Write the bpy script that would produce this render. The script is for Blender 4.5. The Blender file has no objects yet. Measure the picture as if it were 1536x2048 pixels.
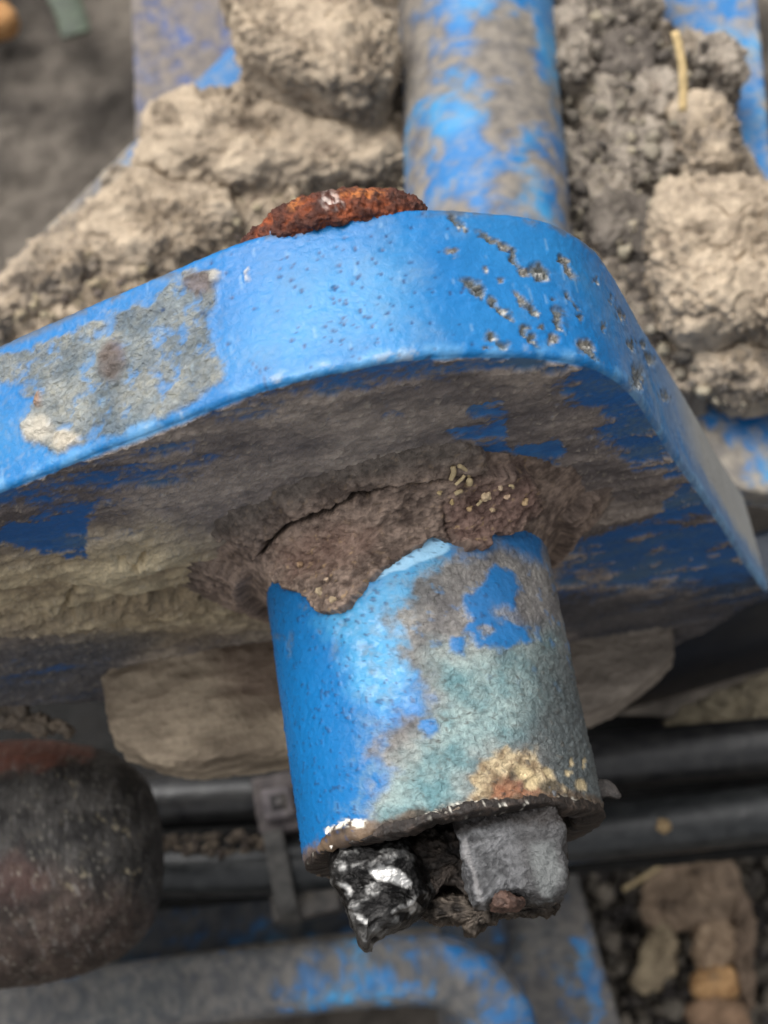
import bpy, math, random
import numpy as np
random.seed(7)
D = bpy.data
SC = bpy.context.scene
COLL = SC.collection
MM = 0.001            # everything below is worked out in millimetres

# ------------------------------------------------------------------ camera
FPX = 3000.0          # focal length in photo pixels (1536 x 2048 frame)
_a, _t = math.radians(22), math.radians(10)
_F = np.array([0, math.sin(_a), -math.cos(_a)])
_U0 = np.array([0, math.cos(_a), math.sin(_a)])
_R0 = np.array([1.0, 0, 0])
_R = _R0 * math.cos(_t) - _U0 * math.sin(_t)
_U = _R0 * math.sin(_t) + _U0 * math.cos(_t)
CAM = np.array([-2.14, -94.84, 248.5])

cd = D.cameras.new('camera')
co = D.objects.new('camera', cd)
COLL.objects.link(co)
from mathutils import Matrix
co.matrix_world = Matrix(((_R[0], _U[0], -_F[0], CAM[0] * MM), (_R[1], _U[1], -_F[1], CAM[1] * MM),
                          (_R[2], _U[2], -_F[2], CAM[2] * MM), (0, 0, 0, 1)))
cd.sensor_fit = 'VERTICAL'
cd.sensor_height = 36.0
cd.sensor_width = 27.0
cd.lens = 36.0 * FPX / 2048
cd.clip_start = 0.005
cd.clip_end = 50
cd.dof.use_dof = True
cd.dof.focus_distance = 0.226
cd.dof.aperture_fstop = 52.7 / 2.5      # a phone lens a few millimetres across
SC.camera = co

# ------------------------------------------------------------------ light
SUN_DIR = np.array([-0.27, 0.32, 0.90]); SUN_DIR /= np.linalg.norm(SUN_DIR)
w = D.worlds.new('World'); SC.world = w; w.use_nodes = True
nt = w.node_tree
bg = nt.nodes['Background']
sky = nt.nodes.new('ShaderNodeTexSky'); sky.sky_type = 'NISHITA'; sky.sun_disc = False
sky.sun_elevation = math.asin(SUN_DIR[2])
sky.sun_rotation = math.atan2(SUN_DIR[0], SUN_DIR[1])
sky.air_density = 1.0; sky.dust_density = 6.0; sky.ozone_density = 1.0
hs = nt.nodes.new('ShaderNodeHueSaturation'); hs.inputs['Saturation'].default_value = 0.12
nt.links.new(sky.outputs[0], hs.inputs['Color'])
nt.links.new(hs.outputs[0], bg.inputs[0])
bg.inputs[1].default_value = 0.15
sl = D.lights.new('sun', 'SUN'); sl.energy = 1.1; sl.angle = math.radians(38); sl.color = (1.0, 0.97, 0.93)
so = D.objects.new('sun', sl); COLL.objects.link(so)
from mathutils import Vector
so.rotation_euler = Vector(SUN_DIR).to_track_quat('Z', 'Y').to_euler()
so.location = Vector(SUN_DIR) * 2
SC.view_settings.view_transform = 'Standard'
SC.view_settings.look = 'None'
SC.view_settings.exposure = 0.65
SC.view_settings.gamma = 1
SC.render.engine = 'CYCLES'
SC.cycles.use_denoising = True
SC.cycles.max_bounces = 6

# ------------------------------------------------------------------ geometry of the view
def proj(P):
    q = np.asarray(P, float) - CAM
    z = q @ _F
    z = np.where(np.abs(z) < 1e-3, 1e-3, z)
    return 768 + FPX * (q @ _R) / z, 1024 - FPX * (q @ _U) / z

def at(pts, axis, d):
    """points of the photo laid on the plane axis = d (mm)"""
    p = np.atleast_2d(np.asarray(pts, float))
    r = _F + ((p[:, 0] - 768) / FPX)[:, None] * _R - ((p[:, 1] - 1024) / FPX)[:, None] * _U
    t = (d - CAM[axis]) / r[:, axis]
    return CAM + t[:, None] * r

# ------------------------------------------------------------------ noise
_rng = np.random.RandomState(3)
_perm = _rng.permutation(256); _perm = np.concatenate([_perm, _perm, _perm])
_gr = np.array([[1,1,0],[-1,1,0],[1,-1,0],[-1,-1,0],[1,0,1],[-1,0,1],[1,0,-1],[-1,0,-1],[0,1,1],[0,-1,1],[0,1,-1],[0,-1,-1],[1,1,0],[0,-1,1],[-1,1,0],[0,-1,-1]], np.float32)
def perlin(P):
    P = np.asarray(P, np.float32)
    sh = P.shape[:-1]
    P = P.reshape(-1, 3)
    i = np.floor(P).astype(np.int32); f = P - i; i &= 255
    u = f * f * f * (f * (f * 6 - 15) + 10)
    out = 0
    for dx in (0, 1):
        wx = u[:, 0] if dx else 1 - u[:, 0]
        a = _perm[i[:, 0] + dx]
        for dy in (0, 1):
            wy = u[:, 1] if dy else 1 - u[:, 1]
            b = _perm[a + ((i[:, 1] + dy) & 255)]
            for dz in (0, 1):
                wz = u[:, 2] if dz else 1 - u[:, 2]
                g = _gr[_perm[b + ((i[:, 2] + dz) & 255)] & 15]
                out = out + wx * wy * wz * (g[:, 0] * (f[:, 0] - dx) + g[:, 1] * (f[:, 1] - dy) + g[:, 2] * (f[:, 2] - dz))
    return out.reshape(sh)

def fbm(P, size, octv=4, gain=0.5, seed=0.0, ridge=False, stretch=(1, 1, 1)):
    """size = feature size in mm; result about -1..1"""
    P = np.asarray(P, np.float32) / (np.array(stretch, np.float32) * size) + np.float32(seed * 17.31 + 40)
    s = 0; a = 1.0; t = 0
    for k in range(octv):
        n = perlin(P)
        if ridge: n = 1 - 2 * np.abs(n) - 0.6
        s = s + a * n; t += a; a *= gain; P = P * 2.03 + 11.7
    return s / t * 1.6

def sst(a, b, x):
    t = np.clip((x - a) / (b - a), 0, 1)
    return t * t * (3 - 2 * t)

def S(r, g, b):
    c = np.array([r, g, b], float) / 255
    return np.where(c <= 0.04045, c / 12.92, ((c + 0.055) / 1.055) ** 2.4)

def mix(c, d, m):
    return c * (1 - m[..., None]) + np.asarray(d) * m[..., None]

class Pic:
    """masks for stains, chips and patches: outlines as they lie on the surface"""
    def __init__(s, V, warp=6.0, scale=4.0):
        s.x, s.y = proj(V)
        s.V = V
        s.wx = fbm(V, scale, 4, 0.6, 1.3) * warp
        s.wy = fbm(V, scale, 4, 0.6, 2.9) * warp
    def poly(s, pts, soft=4.0, warp=1.0, grow=0.0):
        pts = np.asarray(pts, float)
        x = s.x + s.wx * warp; y = s.y + s.wy * warp
        m = 30 + soft * 2 + abs(grow)
        ok = (x > pts[:, 0].min() - m) & (x < pts[:, 0].max() + m) & (y > pts[:, 1].min() - m) & (y < pts[:, 1].max() + m)
        out = np.zeros(x.shape)
        xs, ys = x[ok], y[ok]
        if xs.size == 0: return out
        d2 = np.full(xs.shape, 1e12); ins = np.zeros(xs.shape, bool)
        n = len(pts)
        for k in range(n):
            ax, ay = pts[k]; bx, by = pts[(k + 1) % n]
            ex, ey = bx - ax, by - ay
            t = np.clip(((xs - ax) * ex + (ys - ay) * ey) / (ex * ex + ey * ey + 1e-9), 0, 1)
            d2 = np.minimum(d2, (xs - ax - t * ex) ** 2 + (ys - ay - t * ey) ** 2)
            c = ((ay > ys) != (by > ys)) & (xs < (bx - ax) * (ys - ay) / (by - ay + 1e-12) + ax)
            ins ^= c
        sd = np.sqrt(d2) * np.where(ins, 1, -1) + grow
        out[ok] = sst(-soft, soft, sd)
        return out
    def line(s, pts, wid, soft=2.0, warp=1.0):
        pts = np.asarray(pts, float)
        x = s.x + s.wx * warp; y = s.y + s.wy * warp
        d2 = np.full(x.shape, 1e12)
        for k in range(len(pts) - 1):
            ax, ay = pts[k]; bx, by = pts[k + 1]
            ex, ey = bx - ax, by - ay
            t = np.clip(((x - ax) * ex + (y - ay) * ey) / (ex * ex + ey * ey + 1e-9), 0, 1)
            d2 = np.minimum(d2, (x - ax - t * ex) ** 2 + (y - ay - t * ey) ** 2)
        return 1 - sst(wid - soft, wid + soft, np.sqrt(d2))
    def ell(s, cx, cy, rx, ry, ang=0, soft=0.3, warp=0.5):
        c, q = math.cos(math.radians(ang)), math.sin(math.radians(ang))
        dx = s.x + s.wx * warp - cx; dy = s.y + s.wy * warp - cy
        u = (dx * c + dy * q) / rx; v = (-dx * q + dy * c) / ry
        return 1 - sst(1 - soft, 1 + soft, np.sqrt(u * u + v * v))

# ------------------------------------------------------------------ colours of the things themselves
BLUE = S(4, 100, 160); BLUE2 = S(66, 148, 190); PALE = S(130, 175, 215); NAVY = S(28, 62, 110)
GREY = S(140, 138, 130); TAN = S(172, 155, 128); BROWN = S(98, 80, 70); DARK = S(58, 50, 45)
TEAL = S(92, 138, 140); CREAM = S(222, 198, 150); RUST = S(168, 76, 38); BLACK = S(26, 25, 25)
SOIL = S(176, 162, 138); SOILD = S(104, 97, 88)

# ------------------------------------------------------------------ materials
def attr_mat(name, grain=1.2, bump=0.25, vary=0.25, spec=0.5, metallic=0.0, coat=0.0, distort=0.6, big=0.15):
    m = D.materials.new(name); m.use_nodes = True
    t = m.node_tree; L = t.links.new; N = t.nodes.new
    b = t.nodes['Principled BSDF']
    tc = N('ShaderNodeTexCoord')
    sc = N('ShaderNodeVectorMath'); sc.operation = 'SCALE'; sc.inputs['Scale'].default_value = 1000.0
    L(tc.outputs['Object'], sc.inputs[0])
    col = N('ShaderNodeAttribute'); col.attribute_name = 'tint'
    fin = N('ShaderNodeAttribute'); fin.attribute_name = 'finish'
    sep = N('ShaderNodeSeparateColor'); L(fin.outputs['Color'], sep.inputs[0])
    n1 = N('ShaderNodeTexNoise'); n1.inputs['Scale'].default_value = grain; n1.inputs['Detail'].default_value = 6
    n1.inputs['Roughness'].default_value = 0.62; n1.inputs['Distortion'].default_value = distort
    L(sc.outputs[0], n1.inputs['Vector'])
    n2 = N('ShaderNodeTexNoise'); n2.inputs['Scale'].default_value = big; n2.inputs['Detail'].default_value = 5
    L(sc.outputs[0], n2.inputs['Vector'])
    ad = N('ShaderNodeMath'); ad.operation = 'ADD'; L(n1.outputs[0], ad.inputs[0]); L(n2.outputs[0], ad.inputs[1])
    mr = N('ShaderNodeMapRange'); mr.inputs['From Min'].default_value = 0.6; mr.inputs['From Max'].default_value = 1.4
    mr.inputs['To Min'].default_value = 1 - vary; mr.inputs['To Max'].default_value = 1 + vary
    L(ad.outputs[0], mr.inputs['Value'])
    # variation is scaled by the blue channel of "finish"
    mxv = N('ShaderNodeMix'); mxv.data_type = 'FLOAT'; mxv.inputs[2].default_value = 1.0
    L(sep.outputs[2], mxv.inputs[0]); L(mr.outputs[0], mxv.inputs[3])
    vm = N('ShaderNodeVectorMath'); vm.operation = 'SCALE'
    L(col.outputs['Color'], vm.inputs[0]); L(mxv.outputs[0], vm.inputs['Scale'])
    L(vm.outputs[0], b.inputs['Base Color'])
    rr = N('ShaderNodeMath'); rr.operation = 'MULTIPLY_ADD'; rr.inputs[1].default_value = 0.16
    L(n1.outputs[0], rr.inputs[0])
    rs = N('ShaderNodeMath'); rs.operation = 'SUBTRACT'; rs.inputs[1].default_value = 0.08
    L(sep.outputs[0], rs.inputs[0]); L(rs.outputs[0], rr.inputs[2])
    L(rr.outputs[0], b.inputs['Roughness'])
    bp = N('ShaderNodeBump'); bp.inputs['Distance'].default_value = bump * MM
    bs = N('ShaderNodeMath'); bs.operation = 'MULTIPLY'; bs.inputs[1].default_value = 1.0
    L(sep.outputs[1], bs.inputs[0]); L(bs.outputs[0], bp.inputs['Strength'])
    L(n1.outputs[0], bp.inputs['Height']); L(bp.outputs[0], b.inputs['Normal'])
    b.inputs['Specular IOR Level'].default_value = spec
    b.inputs['Metallic'].default_value = metallic
    b.inputs['Coat Weight'].default_value = coat
    b.inputs['Coat Roughness'].default_value = 0.25
    return m

M_PAINT = attr_mat('weathered_blue_paint', 1.1, 0.75, 0.26, 0.42, coat=0.0)
M_SOIL = attr_mat('dried_soil', 0.9, 0.55, 0.30, 0.15)
M_MUD = attr_mat('caked_mud', 1.3, 0.45, 0.32, 0.3)
M_RUST = attr_mat('rusty_weld', 1.2, 0.6, 0.45, 0.35)
M_RUBBER = attr_mat('black_rubber', 0.8, 0.15, 0.3, 0.4)
M_METAL = attr_mat('greasy_metal', 0.9, 0.5, 0.4, 0.5, metallic=0.75)
M_STRAW = attr_mat('dry_straw', 1.5, 0.2, 0.3, 0.3)

# ------------------------------------------------------------------ mesh helpers
def empty(name, loc, label, cat, group=None):
    o = D.objects.new(name, None); COLL.objects.link(o)
    o.location = np.array(loc, float) * MM
    o.empty_display_size = 0.01
    o['label'] = label; o['category'] = cat
    if group: o['group'] = group
    return o

def tag(o, label, cat, group=None):
    o['label'] = label; o['category'] = cat
    if group: o['group'] = group
    return o

def kind(o, k):
    o['kind'] = k
    return o

def link_mesh(name, V, quads, mat, tint, finish, parent=None, tris=None, ngons=None, smooth=True):
    V = np.asarray(V, float).reshape(-1, 3)
    if parent is None:
        loc = np.array([V[:, 0].mean(), V[:, 1].mean(), V[:, 2].min()])
    else:
        loc = np.array(parent.location) / MM
        p = parent.parent
        while p is not None:
            loc = loc + np.array(p.location) / MM; p = p.parent
    me = D.meshes.new(name)
    loops = []; starts = []; n = 0
    if quads is not None and len(quads):
        q = np.asarray(quads, np.int32).reshape(-1, 4)
        loops.append(q.ravel()); starts.append(n + 4 * np.arange(len(q))); n += 4 * len(q)
    if tris is not None and len(tris):
        t = np.asarray(tris, np.int32).reshape(-1, 3)
        loops.append(t.ravel()); starts.append(n + 3 * np.arange(len(t))); n += 3 * len(t)
    for g in (ngons or []):
        loops.append(np.asarray(g, np.int32)); starts.append(np.array([n])); n += len(g)
    loops = np.concatenate(loops); starts = np.concatenate(starts)
    me.vertices.add(len(V)); me.vertices.foreach_set('co', ((V - loc) * MM).astype(np.float32).ravel())
    me.loops.add(len(loops)); me.loops.foreach_set('vertex_index', loops.astype(np.int32))
    me.polygons.add(len(starts)); me.polygons.foreach_set('loop_start', starts.astype(np.int32))
    me.update(calc_edges=True); me.validate()
    me.polygons.foreach_set('use_smooth', np.full(len(me.polygons), smooth))
    def fill(a):
        a = np.asarray(a, float)
        if a.ndim == 1: a = np.tile(a, (len(V), 1))
        a = a.reshape(-1, 3)
        return np.concatenate([a, np.ones((len(a), 1))], 1).astype(np.float32).ravel()
    for nm, a in (('tint', tint), ('finish', finish)):
        at_ = me.attributes.new(nm, 'FLOAT_COLOR', 'POINT'); at_.data.foreach_set('color', fill(a))
    me.materials.append(mat)
    o = D.objects.new(name, me); COLL.objects.link(o)
    if parent is None: o.location = loc * MM
    else: o.parent = parent
    return o

def gnormal(V, wu=False, wv=False):
    def g(ax, wr):
        if wr: return np.roll(V, -1, ax) - np.roll(V, 1, ax)
        return np.gradient(V, axis=ax)
    n = np.cross(g(0, wu), g(1, wv))
    return n / (np.linalg.norm(n, axis=-1, keepdims=True) + 1e-12)

def gquads(nu, nv, wu=False, wv=False, flip=False, base=0):
    iu = np.arange(nu if wu else nu - 1); iv = np.arange(nv if wv else nv - 1)
    I, J = np.meshgrid(iu, iv, indexing='ij')
    I2 = (I + 1) % nu; J2 = (J + 1) % nv
    q = np.stack([I * nv + J, I2 * nv + J, I2 * nv + J2, I * nv + J2], -1).reshape(-1, 4) + base
    return q[:, ::-1] if flip else q

def fin(shape, r, b, v=1.0):
    f = np.zeros(shape + (3,)); f[..., 0] = r; f[..., 1] = b; f[..., 2] = v
    return f

def surf(name, V, mat, paint, parent=None, wu=False, wv=False, flip=False, caps=()):
    N = gnormal(V, wu, wv)
    if flip: N = -N
    d, c, f = paint(V, N)
    V2 = V + N * np.asarray(d)[..., None]
    nu, nv = V.shape[:2]
    ng = []
    if 'u0' in caps: ng.append(list(range(nv)))
    if 'u1' in caps: ng.append([(nu - 1) * nv + k for k in range(nv)][::-1])
    if 'v0' in caps: ng.append([k * nv for k in range(nu)][::-1])
    if 'v1' in caps: ng.append([k * nv + nv - 1 for k in range(nu)])
    if flip: ng = [g[::-1] for g in ng]
    return link_mesh(name, V2, gquads(nu, nv, wu, wv, flip), mat, c, f, parent, ngons=ng)

def resample(pts, n=None, step=None, closed=False, smooth=True):
    pts = np.asarray(pts, float)
    if smooth:   # Catmull-Rom first
        P = np.vstack([pts[-1:] if closed else 2 * pts[:1] - pts[1:2], pts, pts[:2] if closed else 2 * pts[-1:] - pts[-2:-1]])
        out = []
        m = len(pts) if closed else len(pts) - 1
        for k in range(m):
            p0, p1, p2, p3 = P[k], P[k + 1], P[k + 2], P[k + 3]
            for t in np.linspace(0, 1, 12, endpoint=False):
                out.append(0.5 * (2 * p1 + (p2 - p0) * t + (2 * p0 - 5 * p1 + 4 * p2 - p3) * t * t + (3 * p1 - p0 - 3 * p2 + p3) * t ** 3))
        out.append(pts[0] if closed else pts[-1])
        pts = np.array(out)
    elif closed:
        pts = np.vstack([pts, pts[:1]])
    L = np.concatenate([[0], np.cumsum(np.linalg.norm(np.diff(pts, axis=0), axis=1))])
    if n is None: n = int(L[-1] / step) + 1
    s = np.linspace(0, L[-1], n, endpoint=not closed)
    return np.stack([np.interp(s, L, pts[:, k]) for k in range(pts.shape[1])], -1)

def tube(name, path, r, mat, paint, parent=None, nu=None, nv=48, step=0.8, cap=True, squash=None):
    """a round (or squashed) bar swept along a path in mm"""
    C = resample(path, n=nu, step=step)
    T = np.gradient(C, axis=0); T /= np.linalg.norm(T, axis=1, keepdims=True)
    up = np.array([0, 0, 1.0])
    A = np.cross(T, up); A /= np.linalg.norm(A, axis=1, keepdims=True)
    B = np.cross(A, T)
    th = np.linspace(0, 2 * np.pi, nv, endpoint=False)
    rr = np.broadcast_to(np.asarray(r, float), (len(C),))
    ca, sa = np.cos(th), np.sin(th)
    if squash:
        p = squash[2]
        ca = np.sign(ca) * np.abs(ca) ** (2 / p) * squash[0]; sa = np.sign(sa) * np.abs(sa) ** (2 / p) * squash[1]
    V = C[:, None] + rr[:, None, None] * (ca[None, :, None] * A[:, None] + sa[None, :, None] * B[:, None])
    return surf(name, V, mat, paint, parent, wv=True, flip=True, caps=('u0', 'u1') if cap else ())

def slab(name, px, axis, d, H, mat, paint, parent=None, p=4.0, nth=160, nph=60, pr=2.6, shift=(0, 0, 0), up=0.0, crisp=False):
    """a lump whose outline is given on the plane axis=d, with half thickness H across that plane"""
    O = resample(at(px, axis, d), n=nth, closed=True, smooth=not crisp)
    c = O.mean(0)
    th = np.linspace(-np.pi / 2, np.pi / 2, 4001)
    cr = np.abs(np.cos(th)) ** (2 / pr); sz = np.sign(np.sin(th)) * np.abs(np.sin(th)) ** (2 / p)
    rad = np.linalg.norm(O - c, axis=1).mean()
    arc = np.concatenate([[0], np.cumsum(np.hypot(np.diff(cr) * rad, np.diff(sz) * H))])
    tq = np.linspace(0, arc[-1], nph)
    cr = np.interp(tq, arc, cr); sz = np.interp(tq, arc, sz)
    cr[0] = cr[-1] = 0.004
    V = c + cr[None, :, None] * (O - c)[:, None, :]
    ax = np.zeros(3); ax[axis] = 1
    V = V + sz[None, :, None] * H * ax + np.array(shift, float) + up * ax
    # outward orientation
    N = gnormal(V, True, False)
    mid = nph // 2
    fl = ((N[:, mid] * (V[:, mid] - V.mean((0, 1)))).sum(-1)).mean() < 0
    return surf(name, V, mat, paint, parent, wu=True, flip=bool(fl), caps=('v0', 'v1'))

def rbox(name, c, X, Y, Z, h, r, mat, paint, parent=None, step=2.0):
    """box with rounded edges: centre c, unit axes X Y Z, half sizes h, edge radius r"""
    h = np.array(h, float); A = np.array([X, Y, Z], float)
    A = A / np.linalg.norm(A, axis=1, keepdims=True)
    Vs = []; Qs = []; Ns = []; base = 0
    def lin(hh):
        n = max(2, int(2 * (hh - r) / step) + 1)
        e = np.linspace(0, 1, 5)[:-1]
        inner = np.linspace(-(hh - r), hh - r, n)
        t = r * np.tan(np.linspace(0, np.pi / 4, 5))[1:]
        return np.concatenate([-(hh - r) - t[::-1], inner, (hh - r) + t])
    for ax in range(3):
        b, cc = [(1, 2), (2, 0), (0, 1)][ax]
        u, v = lin(h[b]), lin(h[cc])
        for sg in (-1, 1):
            q = np.zeros((len(u), len(v), 3)); q[..., ax] = sg * h[ax]; q[..., b] = u[:, None]; q[..., cc] = v[None, :]
            inner = np.clip(q, -(h - r), h - r); dd = q - inner
            n = dd / (np.linalg.norm(dd, axis=-1, keepdims=True) + 1e-12)
            Vs.append((inner + n * r).reshape(-1, 3)); Ns.append(n.reshape(-1, 3))
            Qs.append(gquads(len(u), len(v), base=base, flip=sg < 0)); base += len(u) * len(v)
    V = np.concatenate(Vs); N = np.concatenate(Ns); Q = np.concatenate(Qs)
    key = np.round(V, 3)
    _, first, inv = np.unique(key, axis=0, return_index=True, return_inverse=True)
    inv = inv.ravel()
    V = V[first]; N = N[first]; Q = inv[Q]
    W = np.array(c) + V @ A; NW = N @ A
    d, col, f = paint(W, NW)
    return link_mesh(name, W + NW * np.asarray(d)[..., None], Q, mat, col, f, parent)

# ================================================================== THE LUG WITH ITS PIN
lug = empty('bracket', (0, 12, -100), 'thick blue steel lug plate with a stubby broken pin sticking out of its shaded face', 'bracket')

TH = 24.0; BEV = 1.1
FPXS = [(0,980),(100,940),(200,900),(300,862),(400,822),(500,785),(600,757),(700,735),(800,717),(900,709),(1000,709),(1100,714),(1180,728),(1240,757),(1280,795),(1310,840),(1350,905),(1400,975),(1450,1050),(1500,1130)]
prof = at(FPXS, 1, 0.0)[:, [0, 2]]
prof = np.vstack([[(-150, -2), (-120, 15), (-88, 33), (-72, 41)], prof[0:], [(79, -72)]])
prof = prof[np.argsort(prof[:, 0], kind='stable')]
left = resample(prof, step=0.42)
PR = left
T2 = np.gradient(PR, axis=0); T2 /= np.linalg.norm(T2, axis=1, keepdims=True)
NO = np.stack([-T2[:, 1], T2[:, 0]], -1)          # outward (up) normal in x,z
nS = len(PR)
bot = resample([(-150, -32), (-89, -57), (-70, -66), (-30, -86), (20, -104), (50, -108), (66, -96), (79, -73.5)], n=nS)
inn = PR - NO * BEV
rows = []
zone = []
def row(xz, y, zn): rows.append(np.stack([xz[:, 0], np.full(nS, y) if np.isscalar(y) else y, xz[:, 1]], -1)); zone.append(zn)
for k in np.linspace(1, 0, 250):
    row(inn + (bot - inn) * (k ** 1.15), 0.0, 0)
for a in np.linspace(0, np.pi / 2, 8)[1:]:
    row(PR - NO * BEV + NO * BEV * math.sin(a), BEV - BEV * math.cos(a), 1)
for y in np.linspace(BEV, TH - BEV, 92)[1:]:
    row(PR, y, 2)
for a in np.linspace(0, np.pi / 2, 8)[1:]:
    row(PR - NO * BEV + NO * BEV * math.cos(a), TH - BEV + BEV * math.sin(a), 3)
for k in np.linspace(0, 1, 7)[1:]:
    row(inn + (bot - inn) * k, TH, 4)
for y in np.linspace(TH, 0, 6)[1:-1]:
    row(bot, y, 5)
PV = np.stack(rows, 1)
ZN = np.array(zone)

CHIPS = [(905,443,16,9,60),(925,456,14,8,60),(975,478,22,7,40),(1003,494,18,9,40),(1026,514,15,11,55),(1050,540,20,8,30),(1080,545,14,20,-50),
         (1128,520,14,8,50),(1140,540,20,9,55),(905,505,13,8,10),(970,539,8,10,0),(945,572,20,18,40),(958,585,12,9,60),(985,600,9,14,-20),
         (1003,622,16,9,55),(1022,638,10,9,50),(1040,598,16,9,55),(1060,618,16,8,60),(1052,660,8,12,-20),(1065,682,14,9,60),(1080,655,10,8,0),
         (1108,680,16,8,10),(1116,632,9,20,-10),(1122,655,8,16,-10),(1150,612,14,6,60),(1158,640,8,6,30),(1170,690,22,15,30),(1185,710,14,8,40),
         (985,672,16,10,20),(1008,688,16,9,10),(970,690,10,6,0),(1138,592,7,10,0),(1240,632,9,16,-20),(1262,690,8,14,-20),(1275,755,14,30,-5),(1286,690,8,14,0),
         (1225,600,6,9,0),(1300,720,9,16,-30),(1210,655,6,9,0),(1330,790,8,14,-30),(1195,560,5,8,0),(1100,600,5,6,0),(1000,560,5,7,0)]
DOTS = [(random.gauss(690, 120), random.gauss(600, 85), random.uniform(1.6, 4.5)) for _ in range(170)]

def paint_lug(V, N):
    sh = V.shape[:2]
    k = Pic(V, 7.0, 3.0)
    zn = np.broadcast_to(ZN[None, :], sh)
    edge = ((zn >= 1) & (zn <= 3)).astype(float)
    front = (zn == 0).astype(float)
    col = np.zeros(sh + (3,)) + BLUE
    f = fin(sh, 0.36, 0.26, 0.4)
    d = fbm(V, 2.2, 3, 0.5, 5) * 0.06 + fbm(V, 9, 2, 0.5, 6) * 0.08 + fbm(V, 1.0, 3, 0.6, 4) * 0.075
    fine = fbm(V, 0.9, 3, 0.6, 7)
    # --- outer edge
    fade = sst(-0.3, 0.9, fbm(V, 22, 3, 0.5, 8)) * edge
    col = mix(col, BLUE2, fade * 0.22)
    pale = k.poly([(560,560),(650,520),(800,500),(830,600),(800,690),(640,715),(540,740),(470,720)], 90, 2.0) * edge
    col = mix(col, BLUE2, pale * 0.38)
    mudp = k.poly([(-60,720),(20,708),(70,690),(190,645),(310,600),(345,560),(400,532),(436,545),(428,600),(420,650),(428,700),(455,742),(415,790),(330,832),(220,868),(120,905),(70,885),(42,850),(70,800),(35,770),(-60,780)], 7, 2.6) * edge
    mudp2 = k.poly([(-60,640),(120,625),(330,545),(440,520),(470,700),(480,760),(300,870),(-60,990)], 40, 3) * edge * 0.35
    hole = sst(0.10, 0.40, fbm(V, 3.6, 5, 0.65, 9))
    mp = mudp * (1 - hole * 0.7)
    tone = sst(-0.6, 0.6, fbm(V, 7, 4, 0.6, 10))
    mcol = mix(np.zeros(sh + (3,)) + S(98, 106, 108), S(150, 150, 140), tone)
    col = mix(col, mcol, np.clip(mp * 0.9 + mudp2 * sst(-0.1, 0.6, fine) * 0.7, 0, 1))
    d = d + mp * (0.2 + 0.50 * fbm(V, 1.1, 4, 0.65, 11, stretch=(1.5, 1, 1)) + 0.25 * tone)
    f[..., 0] += mp * 0.16; f[..., 1] += mp * 1.0; f[..., 2] += mp * 0.6
    for (cx, cy, rx, ry, cc, hh) in ((228,722,26,40,S(96,82,74),1.0),(78,858,30,26,S(196,188,172),0.7),(132,880,26,20,S(190,180,162),0.5),(402,566,30,26,S(104,92,86),0.8),(432,553,10,12,S(178,172,160),0.9),(80,800,9,12,S(150,120,100),0.8),(492,552,5,12,S(170,170,170),0.6)):
        m = k.ell(cx, cy, rx, ry, 0, 0.4, 1.6) * edge
        col = mix(col, cc, m * 0.9); d = d + m * hh * (0.6 + 0.8 * fbm(V, 1.6, 3, 0.6, 12)); f[..., 0] += m * 0.2
    ds = edge * sst(0.0, 0.7, fbm(V, 12, 5, 0.6, 28)) * (0.5 + 0.5 * sst(-0.3, 0.3, fine))
    col = mix(col, S(128, 146, 156), ds * 0.28); f[..., 0] += ds * 0.2
    scr2 = edge * sst(0.54, 0.66, fbm(V, 2.0, 3, 0.55, 29, stretch=(0.35, 2.6, 0.35)))
    col = mix(col, S(150, 178, 196), scr2 * 0.22)
    # chips through the paint
    for (cx, cy, rx, ry, an) in CHIPS:
        el_ = 1.25 if 30 < an < 80 else 0.95
        m = k.ell(cx, cy, rx * 0.95 * el_, ry * 0.8 / el_, an, 0.5, 1.9) * edge
        rim = np.clip(k.ell(cx, cy, rx * 1.35, ry * 1.5, an, 0.3, 0.7) - m, 0, 1) * edge
        cc = S(82, 84, 80) if (cx + cy) % 3 else S(108, 104, 96)
        gl_ = k.ell(cx + rx * 0.25, cy + ry * 0.5, rx * 0.5, ry * 0.4, an, 0.6, 1.9) * edge * sst(-0.1, 0.4, fine)  # small glint painted into the colour of each chip
        col = mix(col, cc, m); col = mix(col, S(206, 204, 196), gl_ * 0.75); d = d - m * 0.28 + rim * 0.10 + m * 0.7 * fine
        f[..., 0] -= m * 0.12; f[..., 1] += m * 0.5; f[..., 2] += m * 0.5
    for (cx, cy, r) in DOTS:
        ok = (np.abs(k.x - cx) < 9) & (np.abs(k.y - cy) < 9) & (edge > 0)
        if ok.any():
            rr = np.hypot(k.x[ok] - cx, k.y[ok] - cy)
            m = 1 - sst(r * 0.6, r * 1.3, rr)
            col[ok] = mix(col[ok], S(20, 60, 105), m * 0.95); d[ok] -= m * 0.14
    # dust on the steep side face and worn rims, then a bevel highlight put in as colour
    side = edge * sst(0.55, 0.74, N[..., 0] / (np.abs(N[..., 0]) + np.abs(N[..., 2]) + 1e-9)) * (V[..., 0] > 30)
    dust = side * sst(0.45, 0.9, 0.55 + 0.5 * fbm(V, 6, 4, 0.6, 13) + (60 - V[..., 2]) * 0.006)
    col = mix(col, S(120, 128, 136), dust * 0.5); f[..., 0] += dust * 0.3
    low = side * sst(14, -22, V[..., 2]) * sst(3, 9, V[..., 1] + 3 * fbm(V, 5, 3, 0.6, 14))
    col = mix(col, S(150, 146, 136), low * 0.85); f[..., 0] += low * 0.3
    rim1 = edge * (1 - sst(0.6, 2.6, V[..., 1] + fbm(V, 3, 3, 0.6, 15)))
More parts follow.
